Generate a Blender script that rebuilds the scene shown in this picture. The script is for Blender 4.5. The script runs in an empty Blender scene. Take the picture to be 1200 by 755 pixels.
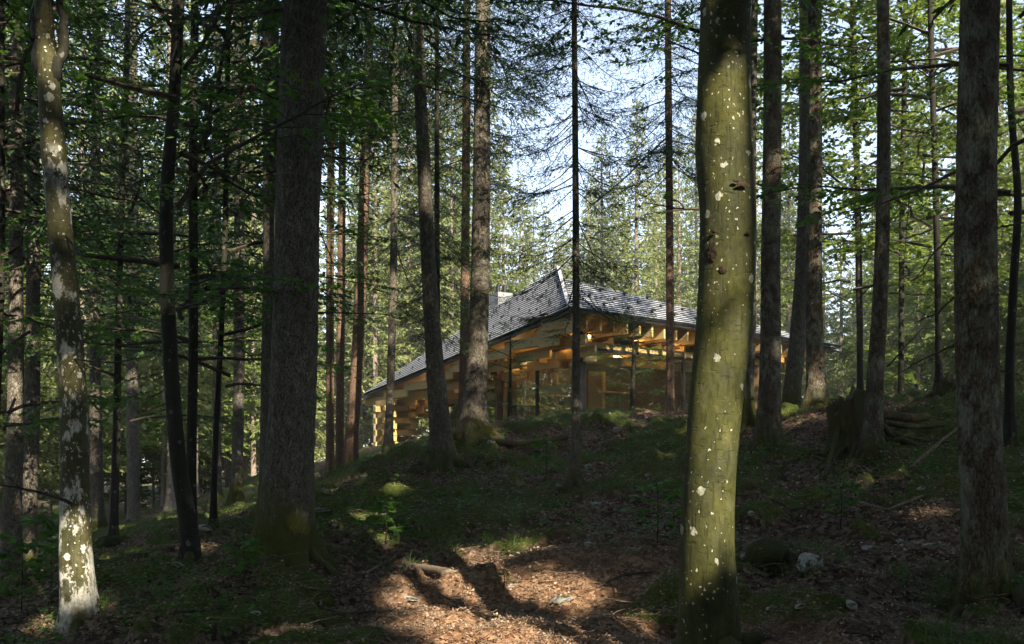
import bpy, math, random
import numpy as np
R = math.radians
SC = bpy.context.scene
COL = SC.collection
rng = np.random.default_rng(7)

# ------------------------------------------------------------------ camera, sky, sun, exposure
CZ = 1.6                       # eye height over the datum
F = 1200 * 35 / 36             # focal length in photo pixels
HZ = 540                       # photo row of the horizon (shift lens)
cam = bpy.data.cameras.new('camera')
cam.lens = 35; cam.sensor_width = 36; cam.shift_y = (HZ - 377.5) / 1200
cam.clip_start = 0.05; cam.clip_end = 2000
cam_o = bpy.data.objects.new('camera', cam); COL.objects.link(cam_o)
cam_o.location = (0, 0, CZ); cam_o.rotation_euler = (R(90), 0, 0)
SC.camera = cam_o

SUN_AZ, SUN_EL = 27.0, 34.0    # degrees to the right of straight behind the camera, and up
S = np.array([math.sin(R(SUN_AZ)) * math.cos(R(SUN_EL)), -math.cos(R(SUN_AZ)) * math.cos(R(SUN_EL)), math.sin(R(SUN_EL))])
w = bpy.data.worlds.new('World'); SC.world = w; w.use_nodes = True
nt = w.node_tree; nt.nodes.clear()
sky = nt.nodes.new('ShaderNodeTexSky'); sky.sky_type = 'NISHITA'; sky.sun_disc = False
sky.sun_elevation = R(SUN_EL); sky.sun_rotation = math.atan2(S[0], S[1])
sky.air_density = 1.0; sky.dust_density = 1.6; sky.ozone_density = 1.0; sky.altitude = 900
bg = nt.nodes.new('ShaderNodeBackground'); bg.inputs[1].default_value = 0.15
wo = nt.nodes.new('ShaderNodeOutputWorld')
hs = nt.nodes.new('ShaderNodeHueSaturation'); hs.inputs['Saturation'].default_value = .8; hs.inputs['Value'].default_value = 0.72
nt.links.new(sky.outputs[0], hs.inputs['Color']); nt.links.new(hs.outputs[0], bg.inputs[0]); nt.links.new(bg.outputs[0], wo.inputs[0])
sun = bpy.data.lights.new('sun', 'SUN'); sun.energy = 5.0; sun.angle = R(0.5); sun.color = (1.0, 0.86, 0.66)
sun_o = bpy.data.objects.new('sun', sun); COL.objects.link(sun_o)
sun_o.rotation_euler = (R(90 - SUN_EL), 0, math.atan2(S[0], -S[1]))
vs = SC.view_settings
vs.view_transform = 'Standard'; vs.look = 'None'; vs.gamma = 1; vs.use_curve_mapping = False
vs.exposure = 1.95
cy = SC.cycles
cy.max_bounces = 7; cy.diffuse_bounces = 4; cy.glossy_bounces = 3; cy.transmission_bounces = 4
cy.transparent_max_bounces = 8; cy.caustics_reflective = False; cy.caustics_refractive = False
cy.sample_clamp_indirect = 4.0

# ------------------------------------------------------------------ helpers
def W(px, py, d):
    """photo pixel at depth d -> world point"""
    return np.array([(px - 600) / F * d, d, CZ + (HZ - py) / F * d])

def _h(ix, iy, iz, s):
    with np.errstate(over='ignore'):
        n = (ix.astype(np.uint32) * np.uint32(374761393) + iy.astype(np.uint32) * np.uint32(668265263)
             + iz.astype(np.uint32) * np.uint32(2246822519) + np.uint32((s * 3266489917) & 0xffffffff))
        n = (n ^ (n >> np.uint32(13))) * np.uint32(1274126177)
        n = n ^ (n >> np.uint32(16))
    return n.astype(np.float64) / 4294967295.0

def vn(x, y, z=0.0, seed=1):
    """value noise, 0..1"""
    x, y, z = np.broadcast_arrays(np.asarray(x, float), np.asarray(y, float), np.asarray(z, float))
    xf, yf, zf = np.floor(x), np.floor(y), np.floor(z)
    u, v, t = x - xf, y - yf, z - zf
    u, v, t = (a * a * (3 - 2 * a) for a in (u, v, t))
    xi, yi, zi = xf.astype(np.int64), yf.astype(np.int64), zf.astype(np.int64)
    r = 0
    for a in (0, 1):
        for b in (0, 1):
            for c in (0, 1):
                r = r + (u if a else 1 - u) * (v if b else 1 - v) * (t if c else 1 - t) * _h(xi + a, yi + b, zi + c, seed)
    return r

def fbm(x, y, z=0.0, seed=1, o=4):
    r, a, f = 0, .5, 1.0
    for i in range(o):
        r = r + a * (vn(np.asarray(x) * f, np.asarray(y) * f, np.asarray(z) * f, seed + i) - .5)
        a *= .5; f *= 2.03
    return r

def mesh_from(name, V, faces_idx, mats=(), matidx=None, smooth=False):
    """V (n,3); faces_idx (m,4) quads"""
    me = bpy.data.meshes.new(name)
    V = np.ascontiguousarray(V, np.float32); Fi = np.ascontiguousarray(faces_idx, np.int32)
    m, k = Fi.shape
    me.vertices.add(len(V)); me.vertices.foreach_set('co', V.ravel())
    me.loops.add(m * k); me.loops.foreach_set('vertex_index', Fi.ravel())
    me.polygons.add(m)
    me.polygons.foreach_set('loop_start', np.arange(0, m * k, k, dtype=np.int32))
    for mt in mats: me.materials.append(mt)
    if matidx is not None: me.polygons.foreach_set('material_index', np.asarray(matidx, np.int32))
    me.update(calc_edges=True)
    if smooth: me.polygons.foreach_set('use_smooth', np.ones(m, bool))
    return me

def link(name, me, parent=None, loc=(0, 0, 0)):
    o = bpy.data.objects.new(name, me); COL.objects.link(o)
    o.location = tuple(float(c) for c in loc)
    if parent: o.parent = parent
    return o

def tag(o, label=None, cat=None, group=None, kind=None):
    if label: o['label'] = label
    if cat: o['category'] = cat
    if group: o['group'] = group
    if kind: o['kind'] = kind
    return o

def empty(name, loc, label, cat, group=None):
    o = link(name, None, None, loc); o.empty_display_size = .2
    return tag(o, label, cat, group)

def quads_mesh(name, wood, leaves, mats):
    parts = [q for q in (wood, leaves) if q is not None and len(q)]
    Q = np.concatenate(parts)
    mi = np.concatenate([np.full(len(q), 0 if q is wood else 1) for q in parts])
    n = len(Q)
    return mesh_from(name, Q.reshape(-1, 3), np.arange(4 * n).reshape(-1, 4), mats, mi)

def unit(v):
    return v / np.maximum(np.linalg.norm(v, axis=-1, keepdims=True), 1e-9)

def leaf_quads(p, d, s, l, wd, fold=0.0):
    """diamond leaf faces: base p, direction d, side s, (n,) lengths / widths"""
    l = np.broadcast_to(np.asarray(l, float), (len(p),))[:, None]; wd = np.broadcast_to(np.asarray(wd, float), (len(p),))[:, None]
    mid = p + d * l * .45
    return np.stack([p, mid + s * wd * .5, p + d * l, mid - s * wd * .5], axis=1)

def tube_quads(path, rad, n=4):
    """open tube along path (k,3) -> (m,4,3) unshared quads"""
    path = np.asarray(path, float); rad = np.broadcast_to(np.asarray(rad, float), (len(path),))
    t = unit(np.gradient(path, axis=0))
    ref = np.array([0, 0, 1.0]) if abs(t[0, 2]) < .9 else np.array([1.0, 0, 0])
    a = unit(np.cross(t, ref)); b = np.cross(t, a)
    ang = np.arange(n) / n * 2 * math.pi
    ring = path[:, None] + (a[:, None] * np.cos(ang)[None, :, None] + b[:, None] * np.sin(ang)[None, :, None]) * rad[:, None, None]
    r2 = np.roll(ring, -1, axis=1)
    return np.stack([ring[:-1], r2[:-1], r2[1:], ring[1:]], axis=2).reshape(-1, 4, 3)

def grid_tube(P, seg, closed_top=False):
    """P (rings, seg, 3) -> verts, quads with shared verts"""
    k = len(P)
    V = P.reshape(-1, 3)
    i = np.arange(k - 1)[:, None] * seg; j = np.arange(seg)[None, :]; j2 = (j + 1) % seg
    Q = np.stack([i + j, i + j2, i + seg + j2, i + seg + j], axis=-1).reshape(-1, 4)
    if closed_top:
        top = (k - 1) * seg
        V = np.vstack([V, P[-1].mean(0)])
        c = len(V) - 1
        ex = [[top + a, top + (a + 1) % seg, c, c] for a in range(seg)]
        Q = np.vstack([Q, np.array([[e[0], e[1], e[2], e[2]] for e in ex])])
    return V, Q

def box_quads(c, ax, ay, az, hx, hy, hz):
    """oriented box -> (6,4,3)"""
    c = np.asarray(c, float); X, Y, Z = np.asarray(ax, float) * hx, np.asarray(ay, float) * hy, np.asarray(az, float) * hz
    p = lambda a, b, d: c + a * X + b * Y + d * Z
    return np.array([[p(-1, -1, -1), p(-1, 1, -1), p(1, 1, -1), p(1, -1, -1)], [p(-1, -1, 1), p(1, -1, 1), p(1, 1, 1), p(-1, 1, 1)],
                     [p(-1, -1, -1), p(1, -1, -1), p(1, -1, 1), p(-1, -1, 1)], [p(1, -1, -1), p(1, 1, -1), p(1, 1, 1), p(1, -1, 1)],
                     [p(1, 1, -1), p(-1, 1, -1), p(-1, 1, 1), p(1, 1, 1)], [p(-1, 1, -1), p(-1, -1, -1), p(-1, -1, 1), p(-1, 1, 1)]])

def qobj(name, Q, mat, parent=None, loc=(0, 0, 0)):
    Q = np.asarray(Q, float).reshape(-1, 4, 3)
    me = mesh_from(name, Q.reshape(-1, 3) - np.asarray(loc), np.arange(4 * len(Q)).reshape(-1, 4), [mat])
    return link(name, me, parent, loc)

# ------------------------------------------------------------------ materials
class NB:
    def __init__(s, name):
        s.m = bpy.data.materials.new(name); s.m.use_nodes = True
        s.t = s.m.node_tree; s.t.nodes.clear(); s.out = s.n('ShaderNodeOutputMaterial')
    def n(s, typ, **kw):
        nd = s.t.nodes.new(typ)
        for k, v in kw.items():
            if hasattr(nd, k): setattr(nd, k, v)
            else: s.set(nd, k, v)
        return nd
    def set(s, nd, k, v):
        i = nd.inputs[k]
        if isinstance(v, bpy.types.NodeSocket): s.t.links.new(v, i)
        else: i.default_value = v
    def co(s, scale=(1, 1, 1), src='Object'):
        tc = s.n('ShaderNodeTexCoord'); mp = s.n('ShaderNodeMapping')
        s.t.links.new(tc.outputs[src], mp.inputs[0]); mp.inputs['Scale'].default_value = scale
        return mp.outputs[0]
    def noise(s, v, scale, detail=4, rough=.55, dist=0):
        nd = s.n('ShaderNodeTexNoise'); s.t.links.new(v, nd.inputs['Vector'])
        nd.inputs['Scale'].default_value = scale; nd.inputs['Detail'].default_value = detail
        nd.inputs['Roughness'].default_value = rough; nd.inputs['Distortion'].default_value = dist
        return nd.outputs[0]
    def voro(s, v, scale, feature='F1', out='Distance', rnd=1.0):
        nd = s.n('ShaderNodeTexVoronoi'); nd.feature = feature; s.t.links.new(v, nd.inputs['Vector'])
        nd.inputs['Scale'].default_value = scale; nd.inputs['Randomness'].default_value = rnd
        return nd.outputs[out]
    def ramp(s, f, stops):
        nd = s.n('ShaderNodeValToRGB'); s.t.links.new(f, nd.inputs[0]); e = nd.color_ramp.elements
        while len(e) < len(stops): e.new(.5)
        for el, (p, c) in zip(e, stops):
            el.position = p; el.color = (*c, 1) if not isinstance(c, (int, float)) else (c, c, c, 1)
        return nd.outputs[0]
    def mix(s, f, a, b, mode='MIX'):
        nd = s.n('ShaderNodeMix'); nd.data_type = 'RGBA'; nd.blend_type = mode
        for i, v in ((0, f), (6, a), (7, b)):
            if isinstance(v, bpy.types.NodeSocket): s.t.links.new(v, nd.inputs[i])
            else: nd.inputs[i].default_value = (*v, 1) if isinstance(v, tuple) else v
        return nd.outputs[2]
    def math(s, op, a, b=0.0, clamp=False):
        nd = s.n('ShaderNodeMath'); nd.operation = op; nd.use_clamp = clamp
        for i, v in ((0, a), (1, b)):
            if isinstance(v, bpy.types.NodeSocket): s.t.links.new(v, nd.inputs[i])
            else: nd.inputs[i].default_value = v
        return nd.outputs[0]
    def bump(s, h, strength=.5, dist=.02):
        nd = s.n('ShaderNodeBump'); s.t.links.new(h, nd.inputs['Height'])
        nd.inputs['Strength'].default_value = strength; nd.inputs['Distance'].default_value = dist
        return nd.outputs[0]
    def bsdf(s, col, rough=.85, normal=None, spec=.25, **kw):
        b = s.n('ShaderNodeBsdfPrincipled')
        for k, v in (('Base Color', col), ('Roughness', rough), ('Specular IOR Level', spec), *kw.items()):
            s.set(b, k, (*v, 1) if isinstance(v, tuple) and len(v) == 3 else v)
        if normal is not None: s.set(b, 'Normal', normal)
        return b.outputs[0]
    def done(s, sh):
        s.t.links.new(sh, s.out.inputs[0]); return s.m
    def zpos(s):
        tc = s.n('ShaderNodeTexCoord'); sp = s.n('ShaderNodeSeparateXYZ')
        s.t.links.new(tc.outputs['Object'], sp.inputs[0]); return sp.outputs[2]

def leaf_mat(name, c1, c2, c3, trans=.4, tcol=None, rough=.5):
    b = NB(name)
    g = b.n('ShaderNodeNewGeometry')
    oi = b.n('ShaderNodeObjectInfo')
    f = b.math('ADD', b.math('MULTIPLY', g.outputs['Random Per Island'], .8), b.math('MULTIPLY', oi.outputs['Random'], .2))
    big = b.noise(b.co(), 1.3, 2)
    f = b.math('ADD', b.math('MULTIPLY', f, .6), b.math('MULTIPLY', big, .4))
    c = b.ramp(f, [(.15, c1), (.5, c2), (.9, c3)])
    sh = b.bsdf(c, rough, spec=.3)
    tr = b.n('ShaderNodeBsdfTranslucent'); tc = b.mix(.5, c, tcol or c3, 'MIX'); b.set(tr, 'Color', tc)
    mx = b.n('ShaderNodeMixShader'); mx.inputs[0].default_value = trans
    b.t.links.new(sh, mx.inputs[1]); b.t.links.new(tr.outputs[0], mx.inputs[2])
    return b.done(mx.outputs[0])

M = {}
M['needle'] = leaf_mat('spruce_needles', (.018, .042, .018), (.034, .075, .026), (.065, .11, .034), .25, (.09, .15, .04))
M['needle_sunlit'] = leaf_mat('spruce_needles_sunlit', (.08, .115, .04), (.16, .20, .065), (.29, .31, .11), .4, (.25, .29, .09))  # brighter needle copy: sunlight put into the colour of distant spruces
M['leaf_sunlit'] = leaf_mat('beech_leaves_sunlit', (.08, .13, .03), (.16, .23, .05), (.30, .34, .10), .48, (.28, .40, .07))  # brighter leaf copy with sunlight painted in, for far and bright beeches
M['beech_leaf'] = leaf_mat('beech_leaves', (.024, .07, .012), (.048, .125, .02), (.085, .19, .032), .48, (.17, .36, .035))
M['litter_leaf'] = leaf_mat('dead_leaves', (.06, .036, .022), (.23, .15, .095), (.48, .41, .33), .1, (.2, .1, .04), .75)
M['grass'] = leaf_mat('grass_blades', (.03, .06, .015), (.06, .11, .025), (.11, .15, .04), .3, (.1, .15, .03))

def bark_spruce(name, c1, c2, lichen=.3, lcol=(.2, .22, .17), moss=.6, mosscol=(.06, .066, .014), scale=1.0):
    b = NB(name)
    v = b.co((1, 1, .38)); v2 = b.co((1, 1, .6))
    wob = b.noise(v, 9 * scale, 3)
    wob2 = b.n('ShaderNodeTexNoise'); b.t.links.new(v, wob2.inputs['Vector']); wob2.inputs['Scale'].default_value = 22 * scale; wob2.inputs['Detail'].default_value = 3
    vv = b.mix(.075, v, wob2.outputs['Color'], 'ADD')
    cells = b.voro(vv, 40 * scale, 'F1')
    edge = b.voro(vv, 40 * scale, 'DISTANCE_TO_EDGE')
    fine = b.noise(v, 70 * scale, 4, .65)
    col = b.ramp(b.math('ADD', b.math('MULTIPLY', fine, .6), b.math('MULTIPLY', cells, .5)), [(.25, c1), (.75, c2)])
    crack = b.ramp(edge, [(.0, 0), (.12, 1)])
    col = b.mix(crack, tuple(c * .6 for c in c1), col)
    lm = b.ramp(b.noise(v2, (9 if lichen > .6 else 15) * scale, 7, .72), [(.63 - lichen * .3, 0), (.77 - lichen * .3, .9)])
    lm = b.math('MULTIPLY', lm, b.ramp(b.noise(v2, 3 * scale, 3, .6), [(.36, .25), (.55, 1)]))
    lm = b.math('MULTIPLY', lm, b.ramp(fine, [(.3, .25), (.6, 1)]))
    col = b.mix(lm, col, lcol)
    z = b.zpos()
    mm = b.math('SUBTRACT', b.math('ADD', b.noise(v2, 5, 5, .65), moss - .42), b.math('MULTIPLY', z, .75))
    mm = b.ramp(b.math('ADD', mm, b.math('MULTIPLY', b.math('SUBTRACT', fine, .5), .5)), [(.38, 0), (.68, 1)])
    col = b.mix(mm, col, mosscol)
    h = b.math('ADD', b.math('MULTIPLY', crack, .6), b.math('MULTIPLY', fine, .7))
    return b.done(b.bsdf(col, .9, b.bump(h, .9, .025), .15))
M['bark_dark'] = bark_spruce('bark_dark_spruce', (.05, .046, .039), (.20, .185, .155), .36, moss=.85)
M['bark_warm'] = bark_spruce('bark_warm_spruce', (.10, .062, .042), (.24, .16, .115), .3, (.26, .23, .18))
M['bark_grey'] = bark_spruce('bark_grey_spruce', (.06, .052, .042), (.19, .165, .135), .42, (.25, .26, .21))
M['bark_lichen'] = bark_spruce('bark_lichen_fir', (.045, .034, .024), (.135, .098, .066), .62, (.24, .27, .215), .6)
M['bark_sunlit'] = bark_spruce('bark_sunlit', (.2, .155, .12), (.38, .32, .26), .3, (.28, .26, .21), .2)  # cream tone carries sunlight in the bark colour of distant trunks

def bark_beech(name, base1, base2, spot, big, mosscol, moss=.5):
    """smooth bark with moss film, crustose lichen discs and horizontal creases"""
    b = NB(name)
    v = b.co((1, 1, .8)); vs_ = b.co((1, 1, 2.6))
    n1 = b.noise(v, 5, 5, .6); n2 = b.noise(v, 45, 5, .65)
    n0 = b.noise(b.co((1, 1, .45)), 2.6, 5, .65, .6)
    col = b.ramp(b.math('ADD', b.math('MULTIPLY', n1, .5), b.math('MULTIPLY', n0, .5)), [(.36, base1), (.62, base2)])
    col = b.mix(b.math('MULTIPLY', b.ramp(n2, [(.35, 0), (.7, 1)]), .5), col, tuple(c * .55 for c in base1))
    crease = b.ramp(b.noise(vs_, 16, 3, .5), [(.33, 1), (.4, 0)])
    col = b.mix(b.math('MULTIPLY', crease, .28), col, tuple(c * .4 for c in base1))
    dn_ = b.n('ShaderNodeTexNoise'); b.t.links.new(b.co(), dn_.inputs['Vector']); dn_.inputs['Scale'].default_value = 32; dn_.inputs['Detail'].default_value = 5
    vv = b.mix(.05, b.co((1, 1, .85)), dn_.outputs['Color'], 'ADD')
    d1 = b.voro(vv, 7.5); msk = b.noise(v, 2.2, 2)
    s1 = b.math('LESS_THAN', b.math('ADD', d1, b.math('MULTIPLY', msk, .35)), .32 + .07 * big)
    d2 = b.voro(vv, 26)
    s2 = b.math('LESS_THAN', b.math('ADD', d2, b.math('MULTIPLY', b.noise(v, 4, 2), .5)), .36 + .10 * big)
    patch = b.ramp(b.math('ADD', b.noise(b.co((1, 1, .55)), 4.2, 7, .72), b.math('MAXIMUM', b.math('ADD', b.math('MULTIPLY', b.zpos(), -.11), .12), 0.0)), [(.60 - .1 * big, 0), (.64 - .1 * big, 1)]) if big > .3 else None
    sp = b.math('MAXIMUM', s1, s2)
    if patch is not None: sp = b.math('MAXIMUM', sp, b.math('MULTIPLY', patch, b.ramp(b.math('ADD', b.math('MULTIPLY', b.zpos(), -.25), b.math('ADD', b.noise(b.co((1, 1, .6)), 1.8, 3), .72)), [(.38, 0), (.5, 1)])))
    spc = b.ramp(b.noise(v, 60, 3), [(.3, tuple(c * .6 for c in spot)), (.6, spot)])
    col = b.mix(b.math('MULTIPLY', sp, b.ramp(n2, [(.2, .5), (.5, 1)])), col, spc)
    soft = b.ramp(b.noise(b.co((1, 1, .7)), 9, 6, .7), [(.5, 0), (.68, 1)])
    col = b.mix(b.math('MULTIPLY', soft, .2), col, tuple(.35 * c + .3 * d for c, d in zip(spot, base2)))
    dk = b.ramp(b.noise(b.co((1, 1, .35)), 6, 6, .7), [(.52, 0), (.66, 1)])
    col = b.mix(b.math('MULTIPLY', dk, .6), col, base1)
    crk = b.ramp(b.noise(b.co((1, 1, .12)), 60, 4, .6), [(.36, 1), (.44, 0)])
    col = b.mix(b.math('MULTIPLY', crk, .4), col, tuple(c * .5 for c in base1))
    z = b.zpos()
    mm = b.math('SUBTRACT', b.math('ADD', b.noise(v, 5, 5, .65), moss - .5), b.math('MULTIPLY', z, .5))
    mm = b.ramp(mm, [(.45, 0), (.6, 1)])
    col = b.mix(mm, col, mosscol)
    h = b.math('ADD', b.math('MULTIPLY', n2, .5), b.math('MULTIPLY', crease, -.4)); h = b.math('ADD', b.math('ADD', h, b.math('MULTIPLY', sp, .25)), b.math('MULTIPLY', crk, -.35))
    return b.done(b.bsdf(col, .8, b.bump(h, .6, .012), .25))
M['bark_beech'] = bark_beech('bark_mossy_beech', (.012, .016, .004), (.072, .074, .013), (.34, .35, .29), .12, (.05, .055, .012), .2)
M['bark_pale'] = bark_beech('bark_pale_beech', (.022, .024, .009), (.095, .09, .034), (.50, .50, .45), .6, (.09, .085, .016), .55)
M['bark_thin'] = bark_beech('bark_dark_beech', (.009, .009, .006), (.026, .025, .015), (.10, .11, .09), .05, (.03, .034, .010), .6)
b = NB('twig_bark'); M['twig'] = b.done(b.bsdf(b.ramp(b.noise(b.co(), 30, 2), [(.3, (.025, .02, .016)), (.7, (.075, .062, .05))]), .9))
b = NB('dead_wood'); v = b.co((1, 1, 1))
M['dead_wood'] = b.done(b.bsdf(b.ramp(b.noise(v, 28, 5, .7), [(.3, (.06, .045, .032)), (.55, (.16, .125, .09)), (.75, (.26, .22, .17))]), .9, b.bump(b.noise(v, 60, 4), .6, .01)))
b = NB('mossy_wood'); v = b.co((1, 1, .5))
mo = b.ramp(b.noise(v, 6, 5, .65), [(.42, 0), (.58, 1)])
M['mossy_wood'] = b.done(b.bsdf(b.mix(mo, b.ramp(b.noise(b.co((1, 1, .15)), 30, 4), [(.3, (.03, .022, .015)), (.7, (.11, .08, .05))]), (.045, .055, .012)), .95, b.bump(b.noise(v, 40, 5, .7), .9, .03)))
b = NB('limestone'); v = b.co()
n_ = b.noise(v, 9, 6, .7)
g = b.n('ShaderNodeNewGeometry'); sp_ = b.n('ShaderNodeSeparateXYZ'); b.t.links.new(g.outputs['Normal'], sp_.inputs[0])
mo = b.math('MULTIPLY', b.ramp(b.noise(v, 7, 5, .7), [(.47, 0), (.56, 1)]), b.ramp(sp_.outputs[2], [(.1, .3), (.6, 1)]))
M['stone'] = b.done(b.bsdf(b.mix(mo, b.ramp(n_, [(.3, (.16, .165, .16)), (.5, (.32, .32, .31)), (.7, (.48, .48, .46))]), (.035, .042, .012)), .9, b.bump(n_, .8, .03)))
b = NB('mossy_stone'); v = b.co()
mo = b.ramp(b.noise(v, 4, 6, .7), [(.36, 0), (.44, 1)])
M['moss_stone'] = b.done(b.bsdf(b.mix(mo, b.ramp(b.noise(v, 14, 5), [(.3, (.2, .2, .19)), (.7, (.42, .42, .4))]), b.ramp(b.noise(v, 60, 3), [(.3, (.02, .026, .007)), (.7, (.05, .06, .014))])), .95, b.bump(b.noise(v, 70, 5, .7), .9, .03)))

# ------------------------------------------------------------------ ground
_ctl = [(600, 755, 6.6), (300, 755, 6.8), (30, 755, 7), (1000, 755, 5.6), (1150, 722, 6.3), (95, 727, 7.5), (335, 668, 9), (228, 673, 10),
        (280, 597, 20), (155, 625, 25), (60, 640, 20), (0, 700, 12), (674, 587, 12), (515, 548, 15), (560, 512, 17), (455, 535, 20),
        (410, 550, 22), (388, 558, 22), (785, 497, 22), (600, 502, 26), (720, 492, 22.5), (903, 525, 13), (955, 478, 15.5), (1025, 535, 12), (1100, 482, 14),
        (1185, 540, 11), (1200, 640, 8), (520, 675, 9), (520, 602, 11.5), (650, 545, 15.5), (740, 600, 10.5), (950, 668, 7.5), (900, 600, 9.5),
        (1000, 565, 10.6), (700, 660, 8.5), (658, 706, 7.4), (450, 640, 9.8), (400, 600, 13), (420, 562, 18), (250, 640, 13), (180, 665, 10.5),
        (130, 640, 16), (850, 500, 21), (470, 522, 38), (700, 500, 30), (940, 500, 36), (330, 590, 18)]
_c = [W(*c) for c in _ctl]
_c += [np.array([x, y, z + CZ]) for x, y, z in [(0, 0, -1.55), (0, -10, -1.9), (8, 0, -.9), (-8, 0, -2.2), (12, 8, -.1), (14, 15, .6), (20, 22, .7), (24, 40, .2), (14, 40, .8),
        (6, 35, .95), (6, 50, .7), (-20, 10, -4), (-20, 30, -4), (-15, 50, -2.6), (-4, 48, -.6), (0, 65, .2), (30, 65, -.5), (-40, 60, -5), (-30, 0, -5), (30, 0, .4), (0, -30, -2),
        (-60, 90, -5), (0, 95, 0), (60, 90, -.5), (150, 150, 0), (-150, 150, -6), (150, -100, 0), (-150, -100, -6), (0, 260, 0), (-50, -50, -5), (50, -50, 0)]]
_c = np.array(_c)
def _phi(r2): return .5 * r2 * np.log(np.maximum(r2, 1e-9))
_n = len(_c)
_A = np.zeros((_n + 3, _n + 3))
_A[:_n, :_n] = _phi(((_c[:, None, :2] - _c[None, :, :2]) ** 2).sum(-1)) + np.eye(_n) * .15
_A[:_n, _n] = 1; _A[:_n, _n + 1:] = _c[:, :2]; _A[_n, :_n] = 1; _A[_n + 1:, :_n] = _c[:, :2].T
_w = np.linalg.solve(_A, np.concatenate([_c[:, 2], [0, 0, 0]]))
def gz(x, y):
    x = np.asarray(x, float); y = np.asarray(y, float); sh = x.shape; x = x.ravel(); y = y.ravel()
    r2 = (x[:, None] - _c[None, :, 0]) ** 2 + (y[:, None] - _c[None, :, 1]) ** 2
    z = _phi(r2) @ _w[:_n] + _w[_n] + _w[_n + 1] * x + _w[_n + 2] * y
    z = z + .5 * fbm(x * .8, y * .8, 0, 11, 3) + .22 * fbm(x * 2.6, y * 2.6, 0, 21, 3) * 1.2
    path = sunlit_pathmask(x, y)
    z = z + .10 * mossmask(x, y) * (.4 + 1.2 * vn(x * 4.5, y * 4.5, 0, 91))
    z = z + (1 - .6 * path) * .08 * fbm(x * 9, y * 9, 0, 31, 2) * 1.6
    return z.reshape(sh)
def mossmask(x, y):
    """1 on the raised moss cushions"""
    f = fbm(x * .85, y * .85, 0, 81, 5) * 2.2 + .25 * fbm(x * 7, y * 7, 0, 86, 3) - .42 * sunlit_pathmask(x, y) + .01
    t = np.clip(f / .16 + .5, 0, 1)
    return t * t * (3 - 2 * t)
def sunlit_pathmask(x, y):
    """1 on the brown path in the middle foreground, where sunlight is painted into the colour"""
    cx = 0.15 - .12 * (y - 8) ; hw = .8 + .7 * fbm(x * .7, y * .7, 0, 61, 2)
    m = 1 - np.clip((np.abs(x - cx) - hw) / .6, 0, 1)
    return m * np.clip((9.4 - y) / 1.4, 0, 1)

def axis(a, b, fine, lo, hi, grow=1.12):
    xs = list(np.arange(a, b + fine / 2, fine)); s = fine
    while xs[-1] < hi: s *= grow; xs.append(xs[-1] + s)
    s = fine
    while xs[0] > lo: s *= grow; xs.insert(0, xs[0] - s)
    return np.array(xs)
gx = axis(-7, 7, .045, -400, 400, 1.06); gy = axis(3.5, 16, .045, -300, 600, 1.05)
X, Y = np.meshgrid(gx, gy)
Z = np.concatenate([gz(X[i:i + 40], Y[i:i + 40]) for i in range(0, len(gy), 40)])
ny, nx = X.shape
idx = np.arange(nx * ny).reshape(ny, nx)
GQ = np.stack([idx[:-1, :-1], idx[:-1, 1:], idx[1:, 1:], idx[1:, :-1]], -1).reshape(-1, 4)
b = NB('forest_floor')
v = b.co(); at = b.n('ShaderNodeAttribute', attribute_name='path')
vor = b.voro(v, 26, 'F1', 'Color'); sx = b.n('ShaderNodeSeparateColor'); b.t.links.new(vor, sx.inputs[0])
fine = b.noise(v, 90, 4, .7)
lit = b.ramp(b.math('ADD', b.math('MULTIPLY', sx.outputs[0], .6), b.math('MULTIPLY', fine, .4)), [(.2, (.03, .02, .014)), (.5, (.085, .058, .04)), (.85, (.22, .165, .12))])
sunlit_red = b.ramp(b.math('ADD', b.math('MULTIPLY', sx.outputs[1], .5), b.math('MULTIPLY', fine, .5)), [(.2, (.07, .04, .025)), (.5, (.23, .13, .075)), (.8, (.44, .29, .18))])  # reddish path litter, brightened and warmed in colour to stand for sunlight
col = b.mix(at.outputs['Fac'], lit, sunlit_red)
ms = b.n('ShaderNodeAttribute', attribute_name='moss')
mm = b.ramp(b.math('ADD', ms.outputs['Fac'], b.math('MULTIPLY', b.math('SUBTRACT', b.noise(v, 24, 5, .7), .5), 1.6)), [(.48, 0), (.74, .9)])
mc = b.ramp(b.noise(v, 38, 4, .65), [(.28, (.03, .034, .012)), (.5, (.055, .082, .015)), (.75, (.12, .16, .032))])
col = b.mix(mm, col, mc)
h = b.math('ADD', b.math('MULTIPLY', fine, .7), b.math('MULTIPLY', sx.outputs[2], .5))
M['ground'] = b.done(b.bsdf(col, .95, b.bump(h, .9, .035), .1))
gm = mesh_from('ground', np.stack([X, Y, Z], -1).reshape(-1, 3), GQ, [M['ground']], None, True)
pa = gm.attributes.new('path', 'FLOAT', 'POINT'); pa.data.foreach_set('value', sunlit_pathmask(X.ravel(), Y.ravel()).astype(np.float32))
ma = gm.attributes.new('moss', 'FLOAT', 'POINT'); ma.data.foreach_set('value', np.concatenate([mossmask(X[i].ravel(), Y[i].ravel()) for i in range(len(gy))]).astype(np.float32))
ground = tag(link('ground', gm), kind='structure')

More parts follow.
